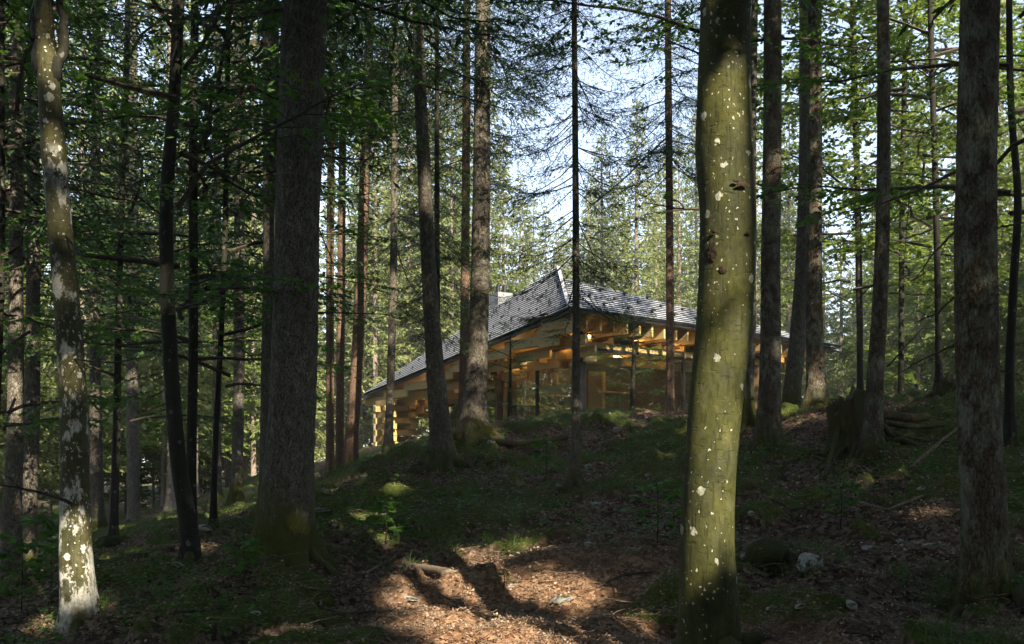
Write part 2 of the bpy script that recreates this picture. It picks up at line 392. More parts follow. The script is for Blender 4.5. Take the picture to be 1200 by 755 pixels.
# ------------------------------------------------------------------ sun gaps: foliage cut away so sun reaches chosen spots (target point, radius)
GAPS = []
def gap(px, py, d, r): GAPS.append((W(px, py, d), r))
KEYG = [(585, 745, 6.8, .72), (672, 742, 6.8, .42), (520, 672, 9.0, .42), (868, 395, 5.35, .15), (848, 640, 5.35, .10), (88, 655, 7.4, .30)]
for g_ in KEYG + [(650, 735, 6.9, .3), (510, 690, 8.2, .42), (592, 655, 9.4, .3), (640, 692, 8, .42), (420, 612, 11.6, .3), (440, 640, 10, .2), (330, 742, 7, .22), (60, 700, 8, .22), (140, 655, 14, .35), (1175, 690, 6.3, .12),
           (866, 470, 5.35, .06), (852, 562, 5.35, .07), (872, 330, 5.35, .07), (858, 255, 5.35, .06),
           (80, 430, 7.4, .10), (70, 250, 7.4, .14), (66, 170, 7.4, .12), (72, 320, 7.4, .09),
           (424, 230, 22, .7), (418, 330, 22, .6), (412, 450, 22, .5), (390, 300, 22, .6), (395, 450, 22, .4), (492, 50, 15, .5), (500, 230, 15, .3),
           (563, 330, 17, .25), (558, 420, 17, .15), (1150, 320, 6.2, .10), (1158, 460, 6.2, .10), (1145, 150, 6.2, .06), (350, 620, 8.9, .07), (960, 440, 15, .18), (545, 330, 21, .3), (785, 90, 22, .3),
           (20, 450, 12, .15), (36, 400, 15, .15), (112, 480, 18, .2), (156, 450, 25, .25), (281, 300, 20, .18), (281, 470, 20, .15), (903, 200, 13, .1), (903, 420, 13, .1),
           (955, 250, 15.3, .12), (1030, 250, 11.6, .08), (1030, 420, 11.6, .07), (340, 300, 9, .05), (362, 440, 9, .05), (674, 300, 12, .1), (674, 480, 12, .08), (900, 500, 13, .1),
           (60, 120, 13, .4), (130, 80, 14, .5), (150, 210, 14, .5), (110, 300, 14, .45), (250, 150, 14, .5), (170, 380, 14, .5), (260, 290, 14, .45), (30, 260, 11, .4), (20, 380, 11, .4), (230, 50, 13, .5), (290, 400, 15, .4), (60, 500, 11, .35), (410, 150, 12, .4), (440, 90, 12, .4),
           (1000, 575, 10.5, .2), (1090, 600, 8.5, .15), (455, 590, 13.5, .22), (230, 650, 11, .22),
           (1060, 130, 18, 1.8), (1080, 260, 18, 1.8), (1000, 120, 19, 1.4), (1000, 330, 22, 1.5), (1120, 190, 18, 1.5), (1030, 60, 19, 1.2), (370, 110, 12.5, .4), (330, 60, 12, .3), (720, 60, 18, 1.0)] \
        + [(px, py, 40, 1.5) for px in (60, 130, 200, 260, 310, 400) for py in (180, 290, 400, 500, 590)] + [(px, py, 44, 2) for px in (900, 1000, 1080) for py in (200, 330, 430)]:
    gap(*g_)
GA = np.array([g[0] for g in GAPS]); GR = np.array([g[1] for g in GAPS])
def sun_mask(P):
    """True where foliage at P (n,3) is cut away to let sun onto a chosen spot"""
    bad = np.zeros(len(P), bool)
    nb_ = .25 + 1.3 * vn(P[:, 0] * 5, P[:, 1] * 5, P[:, 2] * 5, 78)
    nz = .75 + .45 * vn(P[:, 0] * 3, P[:, 1] * 3, P[:, 2] * 3, 77)
    for i_, (a, r) in enumerate(zip(GA, GR)):
        if i_ == 12: nz = nb_
        v = P - a; t = v @ S
        d2 = (v * v).sum(1) - t * t
        bad |= (t > max(1.2, 2 * r)) & (d2 < (r * nz + .02) ** 2)
    return bad
def trunk_blocks(x, y, r):
    for a, rr in list(zip(GA, GR))[:6]:
        t = ((x - a[0]) * S[0] + (y - a[1]) * S[1]) / (S[0] ** 2 + S[1] ** 2)
        if t > 1.5 and math.hypot(a[0] + t * S[0] - x, a[1] + t * S[1] - y) < r + .25 * rr and a[2] + t * S[2] < 22: return True
    return False

# ------------------------------------------------------------------ foliage generators (tree space: base at origin)
def spruce_crown(seed, H, c0, L, cl=(.10, .022), step=.10, whorl=.42, dens=1.0, droop=.35, prof=.75, dead_below=None, nbr=6, bt=1.0):
    r = np.random.default_rng(seed)
    wood, leaf = [], []
    z = c0
    while z < H - .3:
        u = (z - c0) / (H - c0)
        Lz = L * max(.06, (1 - u) ** prof) * (.75 + .25 * min(1, u * 6 + .3))
        a0 = r.uniform(0, 6.28)
        nb = r.integers(nbr - 1, nbr + 1)
        for k in range(nb):
            Lb = Lz * r.uniform(.55, 1.1)
            if r.random() < .12: continue
            az = a0 + k / nb * 6.283 + r.normal(0, .2)
            m = 7
            s = np.linspace(0, 1, m)
            dz = -droop * Lb * (s * 1.0 - .75 * s ** 3) * r.uniform(.6, 1.3) + (.25 * Lb * s * u)
            bend = r.normal(0, .12) * s ** 2 * Lb
            d = np.array([math.cos(az), math.sin(az), 0]); e = np.array([-d[1], d[0], 0])
            wig = np.cumsum(r.normal(0, .035 * Lb, m)); wig[0] = 0
            path = d * (s * Lb)[:, None] + e * (bend + wig)[:, None] + np.array([0, 0, 1]) * (dz + z + r.normal(0, .1))[:, None]
            wood.append(tube_quads(path, np.linspace((.012 + .007 * Lb) * bt, .004 * bt, m), 3))
            dn = dens * (1 if dead_below is None or z > dead_below else .12)
            ns = int(Lb * .88 / step) + 1
            ss = np.sort(r.uniform(.12, 1, ns))
            P = np.stack([np.interp(ss, s, path[:, i]) for i in range(3)], -1)
            for sd in (-1, 1):
                keep = r.random(ns) < min(1, dn + .1)
                p = P[keep]; s2 = ss[keep]
                if not len(p): continue
                tl = np.minimum(.75, .48 * Lb * (1.06 - s2) + .08) * r.uniform(.6, 1.2, len(p))
                td = unit(d * .55 + e * sd * .85 + np.array([0, 0, -.25]) + r.normal(0, .22, (len(p), 3)))
                # clumps along twig
                nc = np.maximum(2, (tl / (cl[0] * (.55 if cl[1] > .025 else .33))).astype(int))
                rep = np.repeat(np.arange(len(p)), nc)
                fr = (np.arange(len(rep)) - np.repeat(np.cumsum(nc) - nc, nc) + r.random(len(rep))) / np.repeat(nc, nc)
                if dn < .99:
                    kk = r.random(len(rep)) < dn; rep = rep[kk]; fr = fr[kk]
                if len(rep):
                    q = p[rep] + td[rep] * (tl[rep] * fr)[:, None] - np.array([0, 0, 1]) * (tl[rep] * fr ** 2 * .28)[:, None]
                    dd = unit(td[rep] + r.normal(0, .45, (len(rep), 3)) + np.array([0, 0, -.25]))
                    sv = unit(np.cross(dd, r.normal(0, 1, (len(rep), 3))))
                    leaf.append(leaf_quads(q, dd, sv, cl[0] * r.uniform(.7, 1.3, len(rep)), cl[1] * r.uniform(.7, 1.3, len(rep))))
                if dn < .5:   # bare side twigs
                    for i in range(0, len(p), 2):
                        e2 = p[i] + td[i] * tl[i] * .9 - np.array([0, 0, .2 * tl[i]])
                        wood.append(tube_quads(np.array([p[i], (p[i] + e2) / 2 + r.normal(0, .02, 3), e2]), [.005, .004, .002], 3))
        z += whorl * r.uniform(.7, 1.3)
    # leader
    return np.concatenate(wood), (np.concatenate(leaf) if leaf else np.zeros((0, 4, 3)))

def beech_bough(r, start, az, L, el, leaf=(.075, .046), step=.16, dens=1.0):
    wood, lv = [], []
    m = 8; s = np.linspace(0, 1, m)
    d = np.array([math.cos(az), math.sin(az), 0]); e = np.array([-d[1], d[0], 0])
    zz = L * (math.tan(el) * s - .42 * math.tan(abs(el) + .15) * s ** 2) + np.cumsum(r.normal(0, .02, m)) * L * .5
    path = start + d * (s * L)[:, None] + e * (np.cumsum(r.normal(0, .03, m)) * L)[:, None] + np.array([0, 0, 1]) * zz[:, None]
    wood.append(tube_quads(path, np.linspace(.006 + .008 * L, .004, m), 4))
    up = unit(np.array([0, 0, 1.0]) + r.normal(0, .18, 3))
    ss = np.arange(.18 + r.random() * .05, 1.0, step / L)
    for i, t in enumerate(ss):
        p = np.array([np.interp(t, s, path[:, k]) for k in range(3)])
        sd = 1 if i % 2 else -1
        tl = min(1.5, .55 * L * (1.08 - t)) * r.uniform(.55, 1.15) + .12
        td = unit(d * .75 + e * sd * .75 + r.normal(0, .16, 3))
        q = 5; f = np.linspace(0, 1, q)
        tp = p + td * (f * tl)[:, None] + d * (f ** 2 * tl * .2)[:, None] - np.array([0, 0, 1]) * (f ** 2 * tl * r.uniform(-.05, .22))[:, None]
        wood.append(tube_quads(tp, np.linspace(.006, .002, q), 3))
        # sub twigs carry the leaves
        nsub = max(1, int(tl / .15))
        bases = [(tp, tl)]
        for j in range(nsub):
            g_ = r.uniform(.2, .95); b0 = np.array([np.interp(g_, f, tp[:, k]) for k in range(3)])
            sl = r.uniform(.15, .4) * (1.1 - g_ * .5); sdd = unit(td + np.cross(up, td) * (1 if j % 2 else -1) * r.uniform(.5, 1) + r.normal(0, .12, 3))
            bases.append((np.stack([b0, b0 + sdd * sl * .5, b0 + sdd * sl - np.array([0, 0, .06 * sl])]), sl))
        for pth, ln in bases:
            nl = max(2, int(ln / .045 * dens))
            ff = r.uniform(.12, 1, nl)
            k = np.linspace(0, 1, len(pth))
            c = np.stack([np.interp(ff, k, pth[:, a]) for a in range(3)], -1)
            ax = unit(pth[-1] - pth[0]); side = np.cross(up, ax)
            sg = np.where(np.arange(nl) % 2, 1, -1)[:, None]
            dd = unit(ax * .6 + side * sg * .8 + r.normal(0, .25, (nl, 3)) + np.array([0, 0, -.18]))
            nv = unit(up + r.normal(0, .38, (nl, 3)))
            lv.append(leaf_quads(c, dd, unit(np.cross(nv, dd)), leaf[0] * r.uniform(.6, 1.2, nl), leaf[1] * r.uniform(.7, 1.15, nl)))
    return wood, lv

def beech_crown(seed, H, c0, L, nb=22, dens=1.0, leaf=(.075, .046), step=.16):
    r = np.random.default_rng(seed); wood, lv = [], []
    az = r.uniform(0, 6)
    for i in range(nb):
        u = (i + r.random()) / nb
        z = c0 + (H - c0) * u * .93; az += 2.4 + r.normal(0, .35)
        Lb = L * (.55 + .6 * math.sin(math.pi * min(1, .2 + u * .72))) * r.uniform(.65, 1.1) * (1 - .55 * max(0, u - .6) / .4)
        a, b_ = beech_bough(r, np.array([0, 0, z]), az, Lb, R(r.uniform(2, 22) + 30 * u), leaf, step, dens)
        wood += a; lv += b_
    return np.concatenate(wood), np.concatenate(lv)

CR = {}   # crown prototypes: (H, wood, leaves, mats)
SPM = [M['twig'], M['needle']]; SFM = [M['twig'], M['needle_sunlit']]; BEM = [M['twig'], M['beech_leaf']]
CR['spruce'] = (24, *spruce_crown(1, 24, 8.5, 2.6, (.13, .034), .11), SPM)
CR['spruce_fine'] = (24, *spruce_crown(21, 24, 6.4, 2.7, (.10, .016), .11, .48, .9, .6, bt=.6), SPM)
CR['spruce_b'] = (24, *spruce_crown(2, 24, 5.0, 2.7, (.13, .034), .12, dens=.85), SPM)
CR['spruce_low'] = (20, *spruce_crown(3, 20, 1.8, 2.2, (.12, .028), .11, dens=.8), SPM)
CR['spruce_sparse'] = (20, *spruce_crown(4, 20, 3.6, 2.3, (.085, .012), .08, .46, .85, .75, nbr=6, bt=.55), SPM)
CR['beech_wide'] = (22, *beech_crown(14, 22, 6.5, 5.6, 34, .9, (.17, .12), .24), BEM)
CR['spruce_shade'] = (24, *spruce_crown(9, 24, 4.5, 3.2, (.26, .10), .18, .5, 1.0, .3), SPM)
CR['beech_over'] = (21, *beech_crown(16, 21, 5.5, 5.4, 38, 1.0, (.085, .055), .17), BEM)
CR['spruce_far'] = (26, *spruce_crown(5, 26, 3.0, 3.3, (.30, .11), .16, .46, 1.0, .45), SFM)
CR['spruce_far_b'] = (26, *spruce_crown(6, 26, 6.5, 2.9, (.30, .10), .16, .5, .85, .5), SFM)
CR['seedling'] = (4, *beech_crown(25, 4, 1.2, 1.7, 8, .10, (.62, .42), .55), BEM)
BFM = [M['twig'], M['leaf_sunlit']]
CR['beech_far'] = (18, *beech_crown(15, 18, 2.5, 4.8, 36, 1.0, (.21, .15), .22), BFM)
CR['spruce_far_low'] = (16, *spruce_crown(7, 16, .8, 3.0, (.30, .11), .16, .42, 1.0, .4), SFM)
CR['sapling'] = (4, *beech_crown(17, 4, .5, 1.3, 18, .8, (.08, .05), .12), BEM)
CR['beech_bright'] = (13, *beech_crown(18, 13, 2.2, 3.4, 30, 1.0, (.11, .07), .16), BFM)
CR['beech_mid'] = (14, *beech_crown(19, 14, 4.6, 3.2, 24, 1.0, (.085, .055), .15), BEM)
CR['spruce_young'] = (13, *spruce_crown(8, 13, .8, 1.9, (.13, .03), .11, .36, .9, .25), SPM)
CR['beech'] = (20, *beech_crown(11, 20, 6.5, 4.0, 30), BEM)
CR['beech_low'] = (13, *beech_crown(12, 13, 1.9, 3.0, 26), BEM)
CR['beech_low_b'] = (11, *beech_crown(13, 11, 1.5, 2.7, 22, .85), BEM)
SHARED = {k: quads_mesh('crown_' + k, v[1], v[2], v[3]) for k, v in CR.items()}

def add_crown(root, kind, base, H, off=(0, 0), rz=0.0, wide=1.0, prune=True):
    """crown of the given kind scaled to height H on the tree at base; shared mesh unless the light openings cut it"""
    H0, wd, lf, mats = CR[kind]
    k = H / H0; c, s_ = math.cos(rz), math.sin(rz)
    Rm = np.array([[c, s_, 0], [-s_, c, 0], [0, 0, 1]])
    sc = np.array([k * wide, k * wide, k])
    o3 = np.array([off[0], off[1], 0])
    if prune and len(GAPS):
        cen = (lf.mean(1) * sc) @ Rm + o3 + np.asarray(base)
        bad = sun_mask(cen)
        if bad.sum() > 25:
            lf2 = (lf[~bad] * sc) @ Rm + o3
            wc = (wd.mean(1) * sc) @ Rm + o3 + np.asarray(base); bw = sun_mask(wc)
            wd2 = (wd[~bw] * sc) @ Rm + o3
            return link('crown', quads_mesh('crown', wd2, lf2, mats), root)
    o = link('crown', SHARED[kind], root, (off[0], off[1], 0))
    o.scale = sc; o.rotation_euler = (0, 0, rz)
    return o

# ------------------------------------------------------------------ trunks
def trunk_mesh(base, path, seg, ring, mat, flare=.5, lump=.02, seed=1, ridge=0.0, roots=5):
    """path rows (x, y, z, r) in world, bottom to top -> mesh in tree space"""
    path = np.asarray(path, float)
    o = np.argsort(path[:, 2]); path = path[o]
    n = max(4, int((path[-1, 2] - path[0, 2]) / ring))
    # dense rings low down and in view, sparse above
    z = np.unique(np.concatenate([np.linspace(path[0, 2], min(path[-1, 2], CZ + .5 * path[0, 1] + 1.5), n), np.linspace(path[0, 2], path[-1, 2], 24)]))
    def cr(col):
        zz, vv = path[:, 2], path[:, col]
        m = np.gradient(vv, zz) if len(zz) > 2 else np.full(len(zz), (vv[-1] - vv[0]) / (zz[-1] - zz[0]))
        i = np.clip(np.searchsorted(zz, z) - 1, 0, len(zz) - 2)
        h = zz[i + 1] - zz[i]; t = (z - zz[i]) / h
        return (2 * t ** 3 - 3 * t ** 2 + 1) * vv[i] + (t ** 3 - 2 * t ** 2 + t) * h * m[i] + (-2 * t ** 3 + 3 * t ** 2) * vv[i + 1] + (t ** 3 - t ** 2) * h * m[i + 1]
    cx, cyy, rr = cr(0), cr(1), np.maximum(cr(3), .01)
    th = np.arange(seg) / seg * 2 * math.pi
    T, ZZ = np.meshgrid(th, z)
    hgt = ZZ - base[2]
    fl = flare * np.exp(-np.maximum(hgt, -.25) / .28)
    lob = 1 + .55 * np.sin(roots * T + seed) * np.exp(-np.maximum(hgt, -.2) / .35) + .25 * np.sin((roots + 2) * T + seed * 2.3) * np.exp(-np.maximum(hgt, -.2) / .22)
    rad = rr[:, None] * (1 + fl * lob)
    ct, st = np.cos(T), np.sin(T)
    nz = fbm(ct * 1.3 + seed * 7, st * 1.3, ZZ * 1.6, seed, 3)
    rad = rad * (1 + lump * 3 * nz)
    if ridge:
        rad = rad + ridge * (fbm(ct * 9 * rr[:, None] * 6 + seed, st * 9 * rr[:, None] * 6, ZZ * 9, seed + 5, 3)) * 2
    P = np.stack([cx[:, None] + rad * ct, cyy[:, None] + rad * st, ZZ], -1) - np.asarray(base)
    V, Q = grid_tube(P, seg)
    return mesh_from('trunk', V, Q, [mat], None, True)

TREES = {}
def tree(name, pts, d, mat, label, H=22, crown=None, cat='tree', group=None, flare=.8, lump=.02, ridge=0.0, wide=1.0, rz=None, c_off=(0, 0), H_crown=None, key=None, roots=5):
    """pts: (px, py, width_px) along the trunk at depth d, top to bottom in the photo"""
    seed = len(TREES) + 3
    pts = sorted(pts, key=lambda p: -p[1])
    bx = W(*pts[0][:2], d); base = np.array([bx[0], d, float(gz(bx[0], d))])
    path = []
    for px, py, wd in pts:
        p = W(px, py, d); path.append((p[0], d + .04 * math.sin(p[2] * 1.3 + seed), p[2], wd / F * d / 2 * .96 * math.cos(math.atan((px - 600) / F))))
    path = [q for q in path if q[2] > base[2] + .25] or path[-1:]
    f0 = path[0]
    path = [(base[0], d, base[2] - .35, f0[3] * 1.03), (base[0], d, base[2], f0[3] * 1.02)] + path
    x, y, z, r_ = path[-1]
    top = base[2] + H
    if top > z + 1:
        path += [(x + .002 * (top - z), y, z + (top - z) * .5, r_ * .62), (x + .004 * (top - z), y, top, .015)]
    near = d < 10
    seg = 72 if near else (28 if d < 17 else 16); ring = .03 if near else (.09 if d < 17 else .2)
    root = empty(name, base, label, cat, group)
    link('trunk', trunk_mesh(base, path, seg, ring, mat, flare, lump, seed, ridge, roots), root)
    if crown:
        add_crown(root, crown, base, H_crown or H, (x - base[0] + c_off[0], c_off[1]), seed * 1.7 if rz is None else rz, wide)
    TREES[key or label] = (root, base, path)
    return root

exec_order = []
# --- foreground and middle trunks read off the photograph
tree('beech_tree', [(852, -60, 60), (852, 0, 62), (850, 110, 67), (851, 185, 73), (854, 250, 70), (852, 320, 70), (846, 400, 68), (838, 470, 66), (830, 560, 64), (827, 640, 66), (829, 700, 68), (830, 755, 71)], 5.5,
     M['bark_beech'], 'thick olive-green mossy beech trunk dotted with white lichen, nearest of all the trees', 21, 'beech_over', flare=.25, lump=.018, key='big_beech')
tree('fir_tree', [(1147, -40, 50), (1147, 0, 50), (1147, 200, 52), (1147, 330, 54), (1148, 480, 55), (1151, 620, 56), (1154, 700, 60)], 6.3,
     M['bark_lichen'], 'thick straight trunk at the right, mottled all over with grey lichen', 23, 'spruce_b', flare=.35, lump=.03, ridge=.008, key='lichen_fir')
tree('beech_tree', [(58, 75, 26), (63, 150, 31), (69, 250, 31), (76, 350, 33), (82, 450, 35), (86, 560, 37), (90, 660, 40), (94, 700, 43)], 7.5,
     M['bark_pale'], 'slightly leaning pale beech trunk at the left with white lichen blotches and a forked top', 20, 'beech_over', flare=.4, lump=.03, key='pale_beech')
tree('spruce_tree', [(357, -40, 54), (356, 0, 55), (354, 120, 55), (350, 240, 54), (347, 360, 55), (342, 480, 58), (336, 570, 62), (333, 640, 66)], 9.0,
     M['bark_dark'], 'thick dark rough-barked spruce trunk left of the centre, its flared foot green with moss', 25, 'spruce_b', flare=.6, lump=.03, ridge=.012, key='big_spruce', roots=4)
tree('spruce_tree', [(318, 0, 20), (318, 300, 21), (316, 500, 23), (315, 590, 25)], 13.5, M['bark_dark'], 'dark slimmer trunk close behind the left side of the thick dark spruce', 23, 'spruce_b')
tree('beech_tree', [(210, 0, 15), (203, 110, 15), (194, 230, 17), (196, 330, 18), (202, 430, 19), (210, 540, 20), (222, 640, 22)], 10.0,
     M['bark_thin'], 'dark curved mossy beech trunk bending outwards to its foot, left of the thick dark spruce', 15, 'beech_low', flare=.6, key='curved_beech')
tree('beech_tree', [(228, 0, 10), (227, 200, 11), (226, 400, 12), (225, 590, 13)], 13.5, M['bark_thin'], 'thin upright dark trunk just behind the curved mossy beech', 15, 'beech_low')
tree('spruce_tree', [(281, 0, 12), (281, 300, 13), (279, 480, 14), (277, 590, 17)], 20, M['bark_dark'], 'straight dark trunk midway between the curved mossy beech and the thick dark spruce', 23, 'spruce_b')
tree('spruce_tree', [(20, 0, 14), (20, 300, 18), (16, 520, 22), (12, 690, 25)], 12, M['bark_grey'], 'shaded grey trunk standing nearest the left edge of the wood', 22, 'spruce_b')
tree('spruce_tree', [(40, 0, 14), (40, 300, 17), (36, 500, 20), (32, 660, 22)], 15, M['bark_grey'], 'grey trunk blotched with pale lichen behind the pale leaning beech, second from the left edge', 22, 'spruce_b')
tree('spruce_tree', [(112, 200, 12), (112, 400, 14), (112, 560, 16), (113, 640, 18)], 18, M['bark_grey'], 'shaded grey trunk just right of the pale leaning beech', 21, 'spruce_b')
tree('spruce_tree', [(156, 0, 11), (156, 300, 13), (156, 500, 15), (157, 625, 17)], 25, M['bark_grey'], 'grey trunk down the slope, midway between the pale leaning beech and the curved mossy beech', 23, 'spruce_b')
tree('spruce_tree', [(254, 200, 9), (254, 400, 11), (254, 598, 13)], 24, M['bark_grey'], 'pale grey trunk far down the slope, just left of the straight dark trunk', 23, 'spruce_b')
tree('spruce_tree', [(389, 0, 8), (388, 150, 9), (387, 350, 10), (387, 555, 12)], 22, M['bark_warm'], 'slim sun-warmed trunk right beside the thick dark spruce', 22, 'spruce')
tree('spruce_tree', [(404, 0, 8), (402, 150, 9), (400, 350, 10), (398, 552, 12)], 23, M['bark_warm'], 'slim sun-warmed trunk left of the leaning reddish trunk, almost touching it', 22, 'spruce')
tree('spruce_tree', [(434, 0, 11), (430, 130, 12), (424, 300, 14), (417, 450, 15), (411, 545, 18)], 22, M['bark_warm'], 'leaning reddish trunk in full sun left of the house eave', 22, 'spruce', key='sunny_spruce')
tree('spruce_tree', [(463, 100, 8), (461, 300, 9), (458, 450, 10), (455, 532, 12)], 20, M['bark_grey'], 'slender straight trunk before the far low end of the house eave', 20, 'spruce_sparse')
tree('spruce_tree', [(489, -20, 13), (491, 60, 14), (496, 180, 16), (501, 290, 18), (508, 400, 21), (515, 490, 25), (519, 540, 29)], 15, M['bark_grey'], 'curving grey trunk before the left eave, pale with sun near the top', 22, 'spruce_fine', key='curving_spruce')
tree('spruce_tree', [(512, 60, 5), (512, 300, 7), (513, 500, 8)], 16.5, M['bark_thin'], 'thin dark spruce pole close to the curving grey trunk', 12, 'spruce_sparse')
tree('spruce_tree', [(547, 0, 9), (546, 200, 10), (544, 400, 11), (542, 515, 13)], 21, M['bark_warm'], 'slim brown trunk right behind the sturdy trunk before the glass wall', 22, 'spruce_fine')
tree('spruce_tree', [(566, -20, 18), (565, 100, 20), (564, 250, 22), (560, 400, 25), (556, 480, 29)], 17, M['bark_grey'], 'sturdy grey trunk standing before the left glass wall of the house', 23, 'spruce_fine', key='mid_spruce')
tree('spruce_tree', [(673, -20, 6.5), (674, 150, 7.5), (675, 350, 9), (675, 500, 10), (674, 575, 12)], 12, M['bark_grey'], 'very slim bare trunk in front of the near corner of the house', 13, 'spruce_sparse', key='thin_spruce')
tree('spruce_tree', [(783, 0, 8), (784, 200, 9), (785, 400, 10), (785, 492, 12)], 21, M['bark_warm'], 'slim straight trunk in front of the right glass wall of the house', 20, 'spruce_fine', key='pole')
tree('spruce_tree', [(884, 0, 8), (882, 200, 9), (879, 400, 12), (876, 510, 14)], 15, M['bark_dark'], 'dark slim trunk half hidden behind the right edge of the mossy beech', 20, 'spruce')
tree('spruce_tree', [(905, -20, 22), (905, 150, 23), (904, 300, 24), (902, 430, 26), (900, 515, 30)], 13, M['bark_lichen'], 'upright lichen-flecked trunk first right of the thick mossy beech', 21, 'spruce')
tree('spruce_tree', [(944, -20, 15), (943, 200, 17), (940, 330, 19), (933, 420, 21), (926, 470, 25)], 16.5, M['bark_dark'], 'dark trunk curving to the left at its foot on the mound', 22, 'spruce', flare=.3)
tree('spruce_tree', [(955, -20, 17), (954, 200, 19), (955, 380, 21), (957, 470, 26)], 15.3, M['bark_lichen'], 'straight brown trunk hard against the right side of the curved-foot trunk on the mound', 22, 'spruce')
tree('spruce_tree', [(1036, -20, 15), (1035, 150, 17), (1032, 330, 19), (1027, 450, 21), (1022, 530, 24)], 11.6, M['bark_lichen'], 'dark lichen-flecked trunk growing right beside the big broken stump', 21, 'spruce', key='stump_tree')
tree('beech_tree', [(1184, -20, 8), (1186, 130, 9), (1191, 240, 10), (1186, 330, 11), (1184, 460, 12), (1184, 535, 14)], 11, M['bark_thin'], 'thin dark crooked trunk near the right edge, behind the grey lichen trunk', 15, 'beech_low')
# leafy understorey
tree('beech_tree', [(150, 0, 7), (140, 300, 8), (136, 520, 10), (133, 640, 12)], 16, M['bark_thin'], 'thin leafy young beech between the pale leaning beech and the curved mossy beech', 12, 'beech_low_b')
tree('beech_tree', [(268, 0, 6), (262, 300, 7), (250, 620, 9)], 14, M['bark_thin'], 'thin leafy young beech leaning right, next to the curved mossy beech', 12, 'beech_low_b')
tree('beech_tree', [(4, 0, 7), (0, 300, 8), (-10, 700, 10)], 10.5, M['bark_thin'], 'leafy young beech at the left margin of the wood', 11, 'beech_low')
tree('beech_tree', [(1090, 0, 7), (1096, 250, 8), (1100, 478, 10)], 17, M['bark_thin'], 'young beech with sunlit yellow-green leaves behind the grey lichen trunk', 13, 'beech_bright')
tree('beech_tree', [(1000, 0, 7), (1006, 250, 8), (1008, 478, 10)], 21, M['bark_thin'], 'young beech with bright leaves between the mound trunks and the stump trunk', 12, 'beech_bright')
tree('beech_tree', [(1062, 0, 6), (1058, 250, 7), (1056, 470, 9)], 20, M['bark_thin'], 'young beech in yellow-green leaf between the stump trunk and the grey lichen trunk', 13, 'beech_bright')
tree('beech_tree', [(1130, 0, 6), (1128, 250, 7), (1125, 480, 9)], 23, M['bark_thin'], 'young bright-leaved beech hidden but for its crown behind the grey lichen trunk', 14, 'beech_bright')
tree('beech_tree', [(372, 0, 8), (368, 250, 9), (362, 590, 11)], 11.5, M['bark_thin'], 'young beech mostly hidden behind the thick dark spruce, its leaves spreading right', 14, 'beech_mid')
tree('beech_tree', [(852, 0, 10), (850, 250, 11), (846, 500, 13)], 13, M['bark_thin'], 'young beech hidden behind the thick mossy beech, only its leaves showing to either side', 14, 'beech_mid')
tree('beech_tree', [(1260, 0, 8), (1255, 300, 9), (1250, 520, 10)], 13, M['bark_thin'], 'leafy beech reaching into the picture from beyond the right edge', 14, 'beech_low')
tree('beech_tree', [(742, 440, 5), (741, 495, 7)], 23.5, M['bark_thin'], 'sapling beech growing close before the corner of the glass house', 2.0, 'sapling', H_crown=2.5)
tree('beech_tree', [(598, 450, 4), (598, 505, 6)], 22, M['bark_thin'], 'bushy sapling beside the sturdy trunk before the left glass wall', 1.9, 'sapling', H_crown=2.4)

# --- wood behind, and the wood round the viewer that shades the place
def wood_tree(x, y, kind, H, label, group, r0=.16, mat='bark_sunlit', name='spruce_tree', prune=True):
    base = np.array([x, y, float(gz(x, y))])
    root = empty(name, base, label, 'tree', group)
    key = (mat, round(r0, 2))
    if key not in TRK:
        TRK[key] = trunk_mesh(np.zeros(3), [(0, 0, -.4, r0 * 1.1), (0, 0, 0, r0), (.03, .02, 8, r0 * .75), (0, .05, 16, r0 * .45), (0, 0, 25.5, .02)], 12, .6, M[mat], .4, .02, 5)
    t = link('trunk', TRK[key], root); t.scale = (1, 1, H / 26); t.rotation_euler = (0, 0, rng.uniform(0, 6))
    add_crown(root, kind, base, H, rz=rng.uniform(0, 6.28), wide=rng.uniform(.85, 1.2), prune=prune)
    return root
TRK = {}
placed = [t[1][:2] for t in TREES.values()]
def free(x, y, dmin):
    return all((x - p[0]) ** 2 + (y - p[1]) ** 2 > dmin ** 2 for p in placed)
def in_house(x, y):
    return -9 < x < 15 and 24 < y < 52 and (x + 7) * .75 + (y - 38) * .0 > -2

wr = np.random.default_rng(21)
n_far = 0
def far_label(px):
    if px < 300: return 'spruce among many alike down the shaded slope at the far left', 'spruces down the left slope'
    if px < 560: return 'sunlit spruce among those beyond the low end of the house', 'spruces beyond the low end of the house'
    if px < 830: return 'tall sunlit spruce among those rising above the house roof', 'spruces rising above the roof'
    return 'bright spruce among those beyond the mound on the right', 'spruces beyond the right mound'
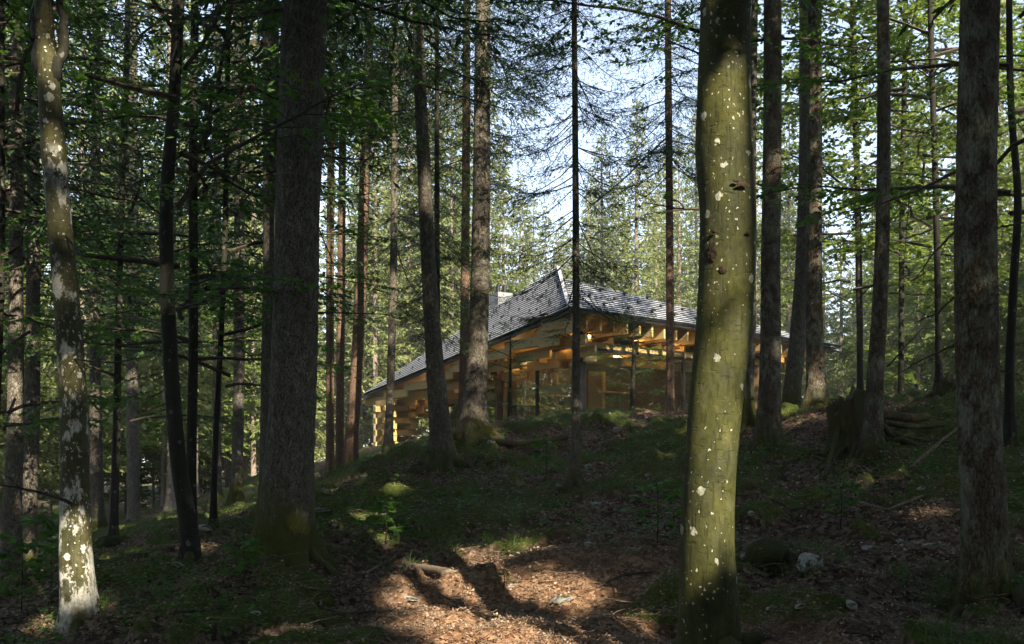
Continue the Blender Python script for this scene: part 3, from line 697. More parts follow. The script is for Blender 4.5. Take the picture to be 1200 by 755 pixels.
# trees that show clearly: the pale trunks above the roof, the stand behind the low end, the gap right of the mound
for px, d, top, kind, lab in [(705, 52, 150, 'spruce_far_b', 'sunlit pale-trunked spruce above the roof, next to the very slim bare trunk'),
                         (747, 49, 108, 'spruce_far_b', 'tallest sunlit spruce above the roof, its pale trunk midway between two slim dark trunks'),
                         (796, 51, 150, 'spruce_far_b', 'sunlit spruce with a pale trunk above the right part of the roof'),
                         (725, 58, 190, 'spruce_far', None), (770, 56, 215, 'spruce_far', None), (690, 62, 215, 'spruce_far', None), (815, 56, 120, 'spruce_far', None), (735, 66, 250, 'spruce_far', None), (785, 66, 180, 'spruce_far', None),
                         (712, 72, 235, 'spruce_far', None), (760, 75, 190, 'spruce_far', None), (668, 66, 250, 'spruce_far', None), (640, 70, 235, 'spruce_far', None), (610, 64, 195, 'spruce_far', None), (655, 58, 255, 'spruce_far', None), (625, 78, 215, 'spruce_far', None), (590, 56, 150, 'spruce_far', None), (572, 60, 60, 'spruce_far', None),
                         (530, 52, 40, 'spruce_far', None), (480, 55, -20, 'spruce_far', None), (440, 50, 60, 'spruce_far_b', None), (505, 60, 0, 'spruce_far', None), (455, 64, 20, 'spruce_far', None), (545, 66, 90, 'spruce_far', None),
                         (985, 48, 260, 'spruce_far', None), (1010, 60, 300, 'spruce_far', None), (965, 62, 240, 'spruce_far', None), (1045, 50, 180, 'spruce_far', None), (1000, 72, 330, 'spruce_far', None), (925, 50, 120, 'spruce_far_b', None), (1075, 56, 90, 'spruce_far', None), (885, 54, 60, 'spruce_far_b', None)]:
    x = (px - 600) / F * d
    fl_, fg_ = far_label(px)
    wood_tree(x, d, kind, W(px, top, d)[2] - float(gz(x, d)), lab or fl_, fg_, .2 if lab else .16)
    placed.append((x, d)); n_far += 1
for i in range(4000):
    d = 30 + 85 * wr.random() ** 1.2; px = wr.uniform(-350, 1550) if wr.random() < .35 else wr.uniform(-60, 1260)
    x = (px - 600) / F * d
    if in_house(x, d) or not free(x, d, 2.6 + d * .016): continue
    H = wr.uniform(21, 29); kind = 'spruce_far' if wr.random() < .6 else 'spruce_far_b'
    zt = (HZ - 110) / F * d
    if 590 < px < 815:            # open sky above the house
        if d < 46: continue
        H = min(H, wr.uniform(.80, 1.02) * zt) if px > 680 else min(H, wr.uniform(.5, .78) * zt)
    elif 940 < px < 1040:         # and right of the mound trunks
        H = min(H, wr.uniform(.35, .75) * zt)
    if H < 9: continue
    if n_far >= 150: break
    wood_tree(x, d, kind, H, *far_label(px), wr.uniform(.13, .2))
    placed.append((x, d)); n_far += 1
n_u = 0
for i in range(4000):             # lower leafy storey that closes the view between the trunks
    d = 27 + 60 * wr.random() ** 1.1; px = wr.uniform(-400, 1600); x = (px - 600) / F * d
    if in_house(x, d) or not free(x, d, 2.0 + d * .012): continue
    if 540 < px < 830 and d < 50: continue
    if n_u >= 130: break
    if wr.random() < .68:
        side = 'down the left slope' if px < 330 else ('beyond the low end of the house' if px < 560 else ('behind the house' if px < 830 else 'beyond the right mound'))
        wood_tree(x, d, 'beech_far', wr.uniform(6, 15), 'low broad-leaved tree with pale green leaves ' + side, 'leafy trees ' + side, .08, 'bark_sunlit', 'beech_tree')
    else:
        side = 'down the left slope' if px < 330 else ('beyond the low end of the house' if px < 560 else ('behind the house' if px < 830 else 'beyond the right mound'))
        wood_tree(x, d, 'spruce_far_low', wr.uniform(6, 13), 'young bushy spruce with branches to the ground ' + side, 'young spruces ' + side, .08)
    placed.append((x, d)); n_u += 1
for px, d in [(215, 44), (240, 52), (265, 47), (285, 58), (180, 50), (150, 46), (120, 55), (90, 49), (60, 58), (30, 47), (200, 62), (310, 50), (330, 60)]:
    x = (px - 600) / F * d
    wood_tree(x, d, 'beech_far', wr.uniform(7, 11), 'low broad-leaved tree with pale green leaves down the left slope', 'leafy trees down the left slope', .08, 'bark_sunlit', 'beech_tree')
    placed.append((x, d))
# two slim trunks behind the viewer whose shadows lie across the sunlit path
for px, py, t, r_ in [(532, 716, 10.0, .13), (735, 735, 13.0, .10)]:
    ds = np.linspace(4, 20, 400); p = [W(px, py, d_) for d_ in ds]
    k = next((k for k in range(400) if p[k][2] < float(gz(p[k][0], p[k][1]))), 100); q_ = p[k]
    sh = np.array([S[0], S[1]]) / math.hypot(S[0], S[1])
    wood_tree(q_[0] + sh[0] * t, q_[1] + sh[1] * t, 'spruce', 23, 'unseen tree of the dense stand added behind the viewer to block the sun', 'trees round the viewer', r_, 'bark_dark')
    placed.append((q_[0] + sh[0] * t, q_[1] + sh[1] * t))
n_g = 0
for i in range(3000):             # the wood beyond both sides of the frame that the glass walls mirror
    if n_g >= 64: break
    if wr.random() < .6: x, y = wr.uniform(17, 62), wr.uniform(16, 40)
    else: x, y = wr.uniform(-62, -22), wr.uniform(34, 62)
    if abs(x) < .53 * y + 1 or not free(x, y, 2.4): continue
    k = wr.random()
    wood_tree(x, y, 'spruce_far_low' if k < .3 else 'beech_far', wr.uniform(8, 15), 'unseen tree of the dense stand added behind the viewer to block the sun', 'trees round the viewer', .12, 'bark_sunlit', 'spruce_tree' if k < .3 else 'beech_tree')
    placed.append((x, y)); n_g += 1
# sides and back of the viewer: never in the frame, but they shade it and show in the glass
SH = np.array([S[0], S[1]]) / math.hypot(S[0], S[1])
n_s = 0
for i in range(5000):             # dense unseen stand added behind the viewer to block the sun
    t = wr.uniform(9, 40); l = wr.uniform(-13, 13)
    x = SH[0] * t - SH[1] * l; y = 8 + SH[1] * t + SH[0] * l
    if y > -1.5 or math.hypot(x, y) < 3.5 or not free(x, y, 2.0): continue
    if trunk_blocks(x, y, .18): continue
    if n_s >= 85: break
    kind = 'spruce_shade' if wr.random() < .42 else ('beech_wide' if y < -6 else 'beech_over')
    wood_tree(x, y, kind, wr.uniform(19, 25), 'unseen tree of the dense stand added behind the viewer to block the sun', 'trees round the viewer', wr.uniform(.12, .2), 'bark_dark', 'spruce_tree' if kind[0] == 's' else 'beech_tree')
    placed.append((x, y)); n_s += 1
n_b = 0
for i in range(6000):
    if n_b >= 58: break
    x = wr.uniform(-40, 46); y = wr.uniform(-44, 42)
    if y > 0 and abs(x) < .56 * y + 2.6: continue
    if math.hypot(x, y) < 4.0 or not free(x, y, 2.9 if y < 8 else 4.6): continue
    if trunk_blocks(x, y, .2): continue
    k = wr.random()
    kind = 'spruce_shade' if k < .45 else 'beech_wide'
    if y > -4: kind = 'spruce_b' if k < .3 else 'beech_over'
    if y > 12: kind = 'spruce_far' if k < .5 else 'beech_far'
    wood_tree(x, y, kind, wr.uniform(19, 25) if y < 8 else wr.uniform(13, 19), 'unseen tree of the dense stand added behind the viewer to block the sun', 'trees round the viewer', wr.uniform(.15, .24), 'bark_dark', 'spruce_tree' if kind[0] == 's' else 'beech_tree')
    placed.append((x, y)); n_b += 1
# the thin air: far trees lift towards pale blue-grey
b = NB('haze_air'); pv = b.n('ShaderNodeVolumePrincipled'); pv.inputs['Density'].default_value = .0009; pv.inputs['Color'].default_value = (.93, .97, 1, 1)
b.t.links.new(pv.outputs[0], b.out.inputs['Volume'])
tag(qobj('haze', box_quads((0, 150, 16), (1, 0, 0), (0, 1, 0), (0, 0, 1), 520, 560, 42), b.m), 'thin pale air between the trees', 'haze', None, 'stuff')
# ------------------------------------------------------------------ the house
def wood_mat(name, c1, c2, rough=.6):
    b = NB(name)
    g = b.n('ShaderNodeObjectInfo')
    v = b.co((1.5, 1.5, 14))
    n = b.noise(v, 3.0, 5, .6); kn = b.voro(b.co((.8, .8, 2)), 2.2)
    col = b.ramp(b.math('ADD', b.math('MULTIPLY', n, .75), b.math('MULTIPLY', g.outputs['Random'], .3)), [(.25, c1), (.75, c2)])
    col = b.mix(b.ramp(kn, [(.05, 1), (.1, 0)]), col, tuple(c * .45 for c in c1))
    return b.done(b.bsdf(col, rough, b.bump(n, .25, .01), .3))
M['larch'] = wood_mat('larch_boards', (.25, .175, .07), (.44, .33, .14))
M['larch_dim'] = wood_mat('larch_dimmed', (.055, .036, .016), (.12, .08, .036))  # darkened larch copy: the dimness is put into its colour
b = NB('shingle_grey'); v = b.co((9, 9, 1))
cells = b.voro(b.co((4, 4, 9)), 2.0, 'F1', 'Color'); sc_ = b.n('ShaderNodeSeparateColor'); b.t.links.new(cells, sc_.inputs[0])
M['shingle'] = b.done(b.bsdf(b.ramp(b.math('ADD', b.math('MULTIPLY', sc_.outputs[0], .5), b.math('MULTIPLY', b.noise(b.co(), 6, 5), .5)), [(.25, (.29, .31, .34)), (.5, (.36, .39, .43)), (.8, (.44, .465, .50))]), .45, None, .5))
b = NB('dark_steel'); M['steel'] = b.done(b.bsdf((.018, .018, .02), .45, None, .5, Metallic=.4))
b = NB('zinc_grey'); M['zinc'] = b.done(b.bsdf(b.ramp(b.noise(b.co(), 5, 4), [(.3, (.17, .18, .19)), (.7, (.27, .28, .29))]), .5, None, .5, Metallic=.3))
b = NB('dark_underlay'); M['underlay'] = b.done(b.bsdf((.05, .052, .056), .8))
b = NB('hip_flashing'); M['flash'] = b.done(b.bsdf((.34, .355, .38), .5, None, .4, Metallic=.2))
b = NB('window_glass')
fr = b.n('ShaderNodeLayerWeight')
gl = b.n('ShaderNodeBsdfGlossy'); gl.inputs['Roughness'].default_value = 0.0; gl.inputs['Color'].default_value = (.95, .97, .96, 1)
tp = b.n('ShaderNodeBsdfTransparent'); tp.inputs[0].default_value = (.82, .86, .83, 1)
mx = b.n('ShaderNodeMixShader'); b.t.links.new(b.math('ADD', b.math('MULTIPLY', b.math('POWER', fr.outputs['Facing'], 4.0), .9), .27, True), mx.inputs[0]); b.t.links.new(tp.outputs[0], mx.inputs[1]); b.t.links.new(gl.outputs[0], mx.inputs[2])
M['glass'] = b.done(mx.outputs[0])
b = NB('lamp_glow'); em = b.n('ShaderNodeEmission'); em.inputs[0].default_value = (1, .55, .2, 1); em.inputs[1].default_value = 3; M['glow'] = b.done(em.outputs[0])
b = NB('concrete'); M['concrete'] = b.done(b.bsdf(b.ramp(b.noise(b.co(), 4, 5), [(.3, (.14, .135, .125)), (.7, (.24, .235, .22))]), .9))

E0 = W(668, 360, 28); E1 = W(425, 462.5, 40); E2 = W(986, 405.5, 37.1); PK = W(655, 312, 30); PR = W(661, 327, 29.3)
UP = np.array([0, 0, 1.0])
def hor(v):
    v = np.array([v[0], v[1], 0.0]); return v / np.linalg.norm(v)
UL, UR = hor(E1 - E0), hor(E2 - E0)
LL, LR = np.linalg.norm((E1 - E0)[:2]), np.linalg.norm((E2 - E0)[:2])
NL = hor(UR - UL * (UR @ UL)); NR = hor(UL - UR * (UL @ UR))     # inward normals of the left / right side
C0 = np.array([2.05, 29.6, 0.0]); FL = CZ + .98
house = empty('wooden_house', (C0[0], C0[1], FL), 'low timber and glass house with a grey folded shingle roof and deep plank eaves', 'house')
HB = np.array(house.location)
def hq(name, Q, mat, parent=house, label=None):
    Q = np.asarray(Q, float).reshape(-1, 4, 3)
    off = HB if parent is house else np.zeros(3)
    me = mesh_from(name, Q.reshape(-1, 3) - HB, np.arange(4 * len(Q)).reshape(-1, 4), [mat])
    o = link(name, me, parent)
    if label: o['label'] = label
    return o
def lerp(a, b_, t): return a + (b_ - a) * t
def slab(a, b_, c, d, n, t):
    """quad a b c d thickened downward by t along -n"""
    T = [p - n * t for p in (a, b_, c, d)]
    q = [[a, b_, c, d], [T[3], T[2], T[1], T[0]]]
    P4 = [a, b_, c, d]
    for i in range(4):
        j = (i + 1) % 4; q.append([P4[j], P4[i], T[i], T[j]])
    return np.array(q)
def roof_face(A, B, C, n_c, name, label):
    """triangular face A-B eave, C apex, laid in courses parallel to the eave"""
    n = np.cross(B - A, C - A); n /= np.linalg.norm(n)
    if n[2] < 0: n = -n
    base = hq(name, slab(A, B, lerp(B, C, .999), lerp(A, C, .999), n, .07), M['underlay'], house, label)
    rows = []
    for k in range(n_c):
        t0 = k / n_c; t1 = (k + .86) / n_c
        a, b_, c, d = lerp(A, C, t0), lerp(B, C, t0), lerp(B, C, t1), lerp(A, C, t1)
        lift0, lift1 = n * .045, n * .012
        q = slab(a + lift0, b_ + lift0, c + lift1, d + lift1, n, .008); rows.append(q)
    hq('shingles', np.concatenate(rows), M['shingle'], base)
    return base, n
roofL, nL = roof_face(E0, E1, PK, 22, 'roof', 'tall triangular left roof face of grey striped shingles')
roofR, nR = roof_face(E0, E2, PR, 14, 'roof', 'long low right roof face of grey striped shingles')
# rear slope that closes the roof behind
nB = np.cross(E1 - PR, E2 - PR); nB = nB / np.linalg.norm(nB); nB = nB if nB[2] > 0 else -nB
dz = np.array([0, 0, -.1])
hq('roof', slab(PR + dz, E1 + dz, lerp(E1, E2, .5) + dz, E2 + dz, nB, .12), M['zinc'], house, 'plain rear roof slope')
hipd = PK - E0; hipd /= np.linalg.norm(hipd)
hq('hip_flashing', box_quads(lerp(E0, PK, .5) + nL * .05, hipd, hor(np.cross(hipd, UP)), UP, np.linalg.norm(PK - E0) / 2 - .10, .05, .025), M['flash'], roofL)
# snow guards, one hook copied
gd = np.concatenate([box_quads((0, 0, .05), (1, 0, 0), (0, 1, 0), UP, .02, .035, .05), box_quads((0, -.06, .10), (1, 0, 0), (0, 1, 0), UP, .10, .015, .02)])
gme = mesh_from('snow_guard', gd.reshape(-1, 3), np.arange(4 * len(gd)).reshape(-1, 4), [M['steel']])
def guards(A, B, C, root, rows, az):
    for i, t in enumerate(rows):
        a, b_ = lerp(A, C, t), lerp(B, C, t)
        ln = np.linalg.norm(b_ - a); m = int(ln / 1.05)
        for j in range(m):
            s_ = (j + .35 + .5 * (i % 2)) * 1.05 / ln
            if s_ > .97: continue
            o = link('snow_guard', gme, root, lerp(a, b_, s_) - HB); o.rotation_euler = (0, 0, az)
guards(E0, E1, PK, roofL, (.10, .24, .38, .52, .66, .80), math.atan2(UL[1], UL[0]))
guards(E0, E2, PR, roofR, (.18, .45, .70), math.atan2(UR[1], UR[0]))
# fascia under the eaves
def eave_bar(A, B, nin, name):
    d = B - A; ln = np.linalg.norm(d); d /= ln
    hq(name, box_quads(lerp(A, B, .5) + nin * .06 - UP * .115, d, nin, np.cross(d, nin), ln / 2, .045, .035), M['steel'])
eave_bar(E0, E1, NL, 'fascia'); eave_bar(E0, E2, NR, 'fascia')
sof = lambda p, i: p + i - UP * .13
hq('soffit', [[sof(E0, NL * .1), sof(E1, NL * .1), sof(E1, NL * 2.2) , sof(E0, NL * 2.2 )]], M['larch'])
hq('soffit', [[sof(E0, NR * .1) - UP * .004, sof(E2, NR * .1) - UP * .004, sof(E2, NR * 2.2) - UP * .004, sof(E0, NR * 2.2) - UP * .004]], M['larch'])
# stepped level planks under the left eave, three tiers
ns = 8; step = LL / ns
for r_ in range(3):
    for k in range(ns):
        s0 = k * step + .1 * r_; L_ = step * (1.12 if r_ < 2 else 1.0)
        if r_ == 2 and k == ns - 1: continue
        zt = E0[2] + (E1[2] - E0[2]) * (min(LL, s0 + L_) / LL) - .15 - .30 * r_
        c = np.array([*(E0 + UL * (s0 + L_ / 2) + NL * (.22 + .42 * r_ ))[:2], zt - .15])
        hq('eave_board', box_quads(c, UL, NL, UP, L_ / 2, .04, .145), M['larch'])
    for k in range(ns if r_ else 0):       # short cross blocks carrying the tier
        s0 = (k + .5) * step
        zt = E0[2] + (E1[2] - E0[2]) * (min(LL, s0 + step * .5) / LL) - .24 - .30 * r_
        c = np.array([*(E0 + UL * s0 + NL * (.52 + .42 * r_))[:2], zt - .22])
        hq('bracket', box_quads(c, NL, UL, UP, .22, .05, .12), M['larch'])
# upright fins under the right eave, two tiers
nf = 24
for k in range(nf):
    s0 = .25 + k * (LR - .5) / nf
    dz_ = .0
    c = np.array([*(E0 + UR * s0 + NR * .80)[:2], E0[2] + (E2[2] - E0[2]) * s0 / LR - .14 - (.20 + dz_ / 2)])
    hq('eave_fin', box_quads(c, NR, UR, UP, .66, .035, .19 + dz_ / 2), M['larch'])
    if k % 2 == 0:
        c = np.array([*(E0 + UR * (s0 + .2) + NR * 1.35)[:2], E0[2] - .14 - .62 - dz_])
        hq('eave_fin', box_quads(c, NR, UR, UP, .45, .035, .2), M['larch'])
for j, (inn, zz) in enumerate(((1.0, .86), (1.5, 1.2))):
    hq('beam', box_quads(E0 + UR * (LR / 2) + NR * inn - UP * zz, UR, NR, UP, LR / 2 - .8, .05, .12), M['larch'])
hq('beam', box_quads(E0 + UL * (LL / 2) + NL * 1.45 - UP * 2.1, UL, NL, UP, LL / 2 - 1.4, .05, .14), M['larch'])
# glass walls
def ceil_z(s_): return E0[2] - .55 + (E1[2] - E0[2]) * s_ / LL
PW = 2.35
for k in range(4):
    a, b_ = C0 + UL * (.08 + PW * k), C0 + UL * (PW * (k + 1) - .04)
    zt = ceil_z(PW * (k + 1)) - .12; zb = FL - .3
    w_ = hq('window', np.concatenate([box_quads(np.array([*((a + b_) / 2)[:2], zt + .03]), UL, NL, UP, np.linalg.norm(b_ - a) / 2, .05, .04),
                                      box_quads(np.array([*(b_ + UL * .02)[:2], (zt + zb) / 2]), UL, NL, UP, .03, .05, (zt - zb) / 2)]), M['steel'])
    hq('pane', [[np.array([*a[:2], zb]), np.array([*b_[:2], zb]), np.array([*b_[:2], zt]), np.array([*a[:2], zt])]], M['glass'], w_)
    zt2 = E0[2] - 1.0
    a, b_ = C0 + UR * (.08 + PW * k), C0 + UR * (PW * (k + 1) - .04)
    w_ = hq('window', np.concatenate([box_quads(np.array([*((a + b_) / 2)[:2], zt2 + .03]), UR, NR, UP, np.linalg.norm(b_ - a) / 2, .05, .04),
                                      box_quads(np.array([*(b_ + UR * .02)[:2], (zt2 + zb) / 2]), UR, NR, UP, .03, .05, (zt2 - zb) / 2)]), M['steel'])
    if k < 3:
        hq('pane', [[np.array([*a[:2], zb]), np.array([*b_[:2], zb]), np.array([*b_[:2], zt2]), np.array([*a[:2], zt2])]], M['glass'], w_)
    else:
        hq('wall', box_quads(np.array([*((a + b_) / 2)[:2], (zb + zt2) / 2]), UR, NR, UP, PW / 2 - .06, .04, (zt2 - zb) / 2), M['larch_dim'], house, 'timber wall panel at the right end')
hq('corner_post', box_quads(np.array([C0[0], C0[1], (FL - .3 + E0[2] - .5) / 2]), UL, NL, UP, .10, .10, (E0[2] - .5 - FL + .3) / 2), M['steel'])
# inside: floor, ceiling, two timber walls, shelves in lighter larch painted as lit
A_, B_ = C0 + UL * (PW * 4), C0 + UR * (PW * 4)
D_ = A_ + UR * 3.5
zf = FL - .05
hq('floor', [[np.array([*C0[:2], zf]), np.array([*B_[:2], zf]), np.array([*((A_ + B_) / 2)[:2], zf]), np.array([*A_[:2], zf])]], M['larch_dim'])
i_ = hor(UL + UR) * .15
hq('ceiling', [[np.array([*(C0 + i_)[:2], E0[2] - .62]), np.array([*B_[:2], E0[2] - .62]), np.array([*((A_ + B_) / 2)[:2], (ceil_z(PW * 4) + E0[2] - .7) / 2]), np.array([*A_[:2], ceil_z(PW * 4)])]], M['larch_dim'])
hq('wall', box_quads(np.array([*(C0 + NR * 4.2 + UR * 3.6)[:2], FL + 1.5]), UR, NR, UP, 3.4, .06, 1.5), M['larch_dim'], house, 'inner timber wall behind the right glass')
hq('wall', box_quads(np.array([*((A_ + B_) / 2 + i_ * 2)[:2], FL + 1.5]), hor(B_ - A_), hor(np.cross(B_ - A_, UP)), UP, np.linalg.norm(B_ - A_) / 2, .06, 1.6), M['larch_dim'], house, 'inner timber wall closing the rear')
for (s_, zz, ln) in ((1.2, .9, .8), (2.9, 1.25, .9), (4.6, .75, .7), (5.6, 1.5, .6)):
    hq('shelf', box_quads(np.array([*(C0 + NR * 3.95 + UR * s_)[:2], FL + zz]), UR, NR, UP, ln, .18, .025), M['larch'])
for q_ in range(9):
    hq('batten', box_quads(np.array([*(C0 + NR * 4.10 + UR * (.5 + .78 * q_))[:2], FL + 1.5]), UR, NR, UP, .05, .05, 1.48), M['larch_dim' if q_ % 3 else 'larch'])
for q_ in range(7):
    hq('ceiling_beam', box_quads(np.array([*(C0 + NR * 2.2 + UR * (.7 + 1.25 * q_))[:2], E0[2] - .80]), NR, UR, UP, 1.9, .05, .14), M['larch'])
hq('bench', np.concatenate([box_quads(np.array([*(C0 + NR * 2.6 + UR * 2.4)[:2], FL + .45]), UR, NR, UP, 1.0, .25, .03),
                            *[box_quads(np.array([*(C0 + NR * 2.6 + UR * (2.4 + q))[:2], FL + .2]), UR, NR, UP, .04, .22, .23) for q in (-.8, .8)]]), M['larch'])
# log pile pier carrying the far low end
pc = W(464, 520, 38.6)
for k in range(8):
    z_ = CZ + .62 + k * .23
    for j in (-1, 1):
        if k % 2: hq('pier_beam', box_quads(np.array([pc[0], pc[1], z_]) + NL * .42 * j, UL, NL, UP, .72, .11, .105), M['larch'])
        else: hq('pier_beam', box_quads(np.array([pc[0], pc[1], z_]) + UL * .42 * j, NL, UL, UP, .72, .11, .105), M['larch'])
# chimney on the rear slope
ch = W(587, 346, 34)
chm = hq('chimney', box_quads(np.array([ch[0], ch[1], ch[2] - .9]), UL, NL, UP, .29, .29, .95), M['zinc'])
for dx in (-.1, .12):
    a = np.linspace(0, 1, 3)
    hq('chimney_pipe', tube_quads(np.array([[ch[0] + dx, ch[1], ch[2] + t * .3] for t in a]), .07, 10), M['steel'], chm)
# lamps under the eaves and inside (the photograph shows them lit)
def house_lamp(p, watts, size=.05, drop=.0):
    p = np.asarray(p, float)
    o = hq('lamp', np.concatenate([box_quads(p + UP * .06, UR, NR, UP, size, size, .03)]), M['steel'])
    hq('bulb', box_quads(p, UR, NR, UP, size * .8, size * .8, .028), M['glow'], o)
    li = bpy.data.lights.new('lamp_light', 'POINT'); li.energy = watts * (.4 if size > .06 else .4); li.color = (1, .58, .24); li.shadow_soft_size = .08
    lo = bpy.data.objects.new('lamp_light', li); COL.objects.link(lo); lo.parent = o; lo.location = p - HB - UP * .1
for s_, wt in ((1.6, 16), (4.3, 10), (7.2, 8), (10.4, 8)):
    house_lamp([*(E0 + UL * s_ + NL * .98)[:2], E0[2] + (E1[2] - E0[2]) * s_ / LL - .50], wt)
for s_, wt in ((1.9, 8), (4.0, 22), (5.6, 16), (8.6, 12), (11.3, 14)):
    house_lamp([*(E0 + UR * s_ + NR * 1.15)[:2], E0[2] - .55], wt)
for s_, n_, wt in ((1.5, 3.2, 30), (4.5, 2.8, 30), (3.0, 1.4, 14)):
    house_lamp([*(C0 + UR * s_ + NR * n_)[:2], E0[2] - .9], wt, .09)
# ------------------------------------------------------------------ things on the forest floor
def hit(px, py):
    """where the sight line through a photo pixel meets the ground"""
    ds = np.linspace(3.5, 45, 1400)
    z = gz((px - 600) / F * ds, ds); zl = CZ + (HZ - py) / F * ds
    k = np.argmax(zl < z)
    d = ds[k] if (zl < z).any() else 30
    x = (px - 600) / F * d
    return np.array([x, d, float(gz(x, d))])

def ico(sub):
    import bmesh
    bm = bmesh.new(); bmesh.ops.create_icosphere(bm, subdivisions=sub, radius=1)
    V = np.array([v.co[:] for v in bm.verts]); Fc = np.array([[v.index for v in f.verts] for f in bm.faces]); bm.free()
    return V, Fc
ICO = ico(4)
def rock(px, py, wpx, label, mat='stone', flat=.6, seed=0, group=None, name='rock'):
    p = hit(px, py); r_ = wpx / F * p[1] / 2
    V, Fc = ICO
    rs = np.random.default_rng(int(px * 7 + py))
    n = fbm(V[:, 0] * 1.1 + px, V[:, 1] * 1.1, V[:, 2] * 1.1, 3, 2) * .9
    q = V.copy()
    for _ in range(9):      # chip flat facets
        a = unit(rs.normal(0, 1, 3)); c = rs.uniform(.55, .9); t = q @ a
        q = q - a * np.maximum(t - c, 0)[:, None] * .92
    q = q * (1 + n[:, None]) + .06 * fbm(V[:, 0] * 6, V[:, 1] * 6, V[:, 2] * 6, 9, 3)[:, None]
    q = q * np.array([1, rs.uniform(.7, 1), flat * rs.uniform(.85, 1.15)]) * r_
    me = mesh_from('rock', q, Fc, [M[mat]], None, mat == 'moss_stone')
    o = link(name, me, None, p + np.array([0, 0, r_ * flat * .25])); o.rotation_euler = (rs.normal(0, .2), rs.normal(0, .2), 0)
    tag(o, label, 'rock', group); return o
for a in [(895, 664, 66, 'large moss-covered boulder right of the thick mossy beech', 'moss_stone', .75),
          (950, 668, 36, 'bare grey-white rock propped against the right side of the mossy boulder', 'stone', .8),
          (658, 707, 26, 'white angular rock lying on the brown path left of the mossy beech foot', 'stone', .55),
          (482, 704, 22, 'flat white stone on the sunlit path below the fallen log', 'stone', .3),
          (1056, 640, 20, 'pale rock midway between the mossy boulder and the grey lichen trunk', 'stone', .6),
          (1020, 645, 18, 'low white stone left of the pale rock that lies before the grey lichen trunk', 'stone', .4),
          (1090, 646, 20, 'dull grey stone beside the left side of the grey lichen trunk', 'stone', .5),
          (997, 711, 17, 'small white stone in the leaf litter below the mossy boulder', 'stone', .6),
          (938, 714, 13, 'small grey stone at the lower left foot of the mossy boulder', 'stone', .5),
          (1012, 540, 13, 'grey stone at the foot of the big broken stump', 'stone', .8),
          (700, 595, 18, 'grey stone right of the foot of the very slim bare trunk', 'stone', .6),
          (742, 646, 17, 'mossy grey stone under the shady bank left of the mossy beech', 'stone', .5),
          (240, 620, 18, 'pale stone on the slope right of the curved mossy beech foot', 'stone', .5),
          (208, 663, 16, 'flat pale stone left of the curved mossy beech foot', 'stone', .35),
          (373, 600, 24, 'flat grey stone slab right behind the thick dark spruce', 'stone', .3),
          (384, 580, 16, 'small grey stone on the slope above the grey slab', 'stone', .4),
          (426, 560, 12, 'white stone right of the foot of the leaning reddish trunk', 'stone', .6),
          (630, 528, 12, 'small pale stone on the bank before the glass wall', 'stone', .6),
          (722, 507, 11, 'little white stone on the crest below the house corner', 'stone', .7),
          (600, 690, 8, 'tiny white stone on the sunlit path right of the fallen log', 'stone', .6),
          (367, 655, 13, 'small pale stone on the path right of the thick dark spruce foot', 'stone', .4),
          (690, 640, 10, 'small dark-sided stone in the litter left of the mossy stone', 'stone', .5),
          (980, 690, 10, 'pebble-sized stone just above the small white stone', 'stone', .6),
          (575, 520, 11, 'pale stone among roots at the foot of the sturdy grey trunk', 'stone', .6),
          (655, 570, 9, 'small pale stone left of the foot of the very slim bare trunk', 'stone', .6),
          (690, 548, 9, 'whitish stone on the bank above the foot of the very slim bare trunk', 'stone', .6),
          (760, 560, 10, 'small grey stone on the bank close to the left side of the mossy beech', 'stone', .6),
          (960, 560, 12, 'pale stone in the moss left of the big broken stump', 'stone', .5),
          (1080, 575, 10, 'small pale stone in the moss below the leaning pale stick', 'stone', .6),
          (905, 715, 16, 'grey half-buried stone right of the mossy beech foot', 'stone', .4),
          (1072, 712, 13, 'pale stone in the litter left of the foot of the grey lichen trunk', 'stone', .5),
          (880, 610, 9, 'little stone just above the large mossy boulder', 'stone', .6),
          (450, 590, 9, 'small pale stone in the grass above the path', 'stone', .6),
          (300, 720, 12, 'dull stone in the shade below the foot of the thick dark spruce', 'stone', .5),
          (150, 712, 11, 'grey stone right of the foot of the pale leaning beech', 'stone', .5)]:
    rock(*a)

def on_ground(pts, lift=0.0):
    P = np.array([hit(*p) for p in pts]); P[:, 2] += lift
    return P
def smooth_path(P, n):
    t = np.linspace(0, 1, len(P)); u = np.linspace(0, 1, n)
    return np.stack([np.interp(u, t, P[:, i]) for i in range(3)], -1)
def limb_mesh(path, rad, mat, seg=10, seed=1, rough=.12, closed=True):
    path = np.asarray(path, float); k = len(path)
    rad = np.interp(np.linspace(0, 1, k), np.linspace(0, 1, len(rad)), rad)
    t = unit(np.gradient(path, axis=0)); ref = UP if abs(t[:, 2].mean()) < .8 else np.array([1.0, 0, 0])
    a = unit(np.cross(t, ref)); c = np.cross(t, a)
    th = np.arange(seg) / seg * 2 * math.pi
    s_ = np.arange(k)[:, None] * .35
    rr = rad[:, None] * (1 + rough * 2 * fbm(np.cos(th)[None] * 1.5 + seed, np.sin(th)[None] * 1.5, s_, seed, 3))
    P = path[:, None] + (a[:, None] * np.cos(th)[None, :, None] + c[:, None] * np.sin(th)[None, :, None]) * rr[..., None]
    P = np.concatenate([path[:1, None].repeat(seg, 1) + (P[:1] - path[:1, None]) * .05, P, path[-1:, None].repeat(seg, 1) + (P[-1:] - path[-1:, None]) * .05])
    return grid_tube(P, seg)
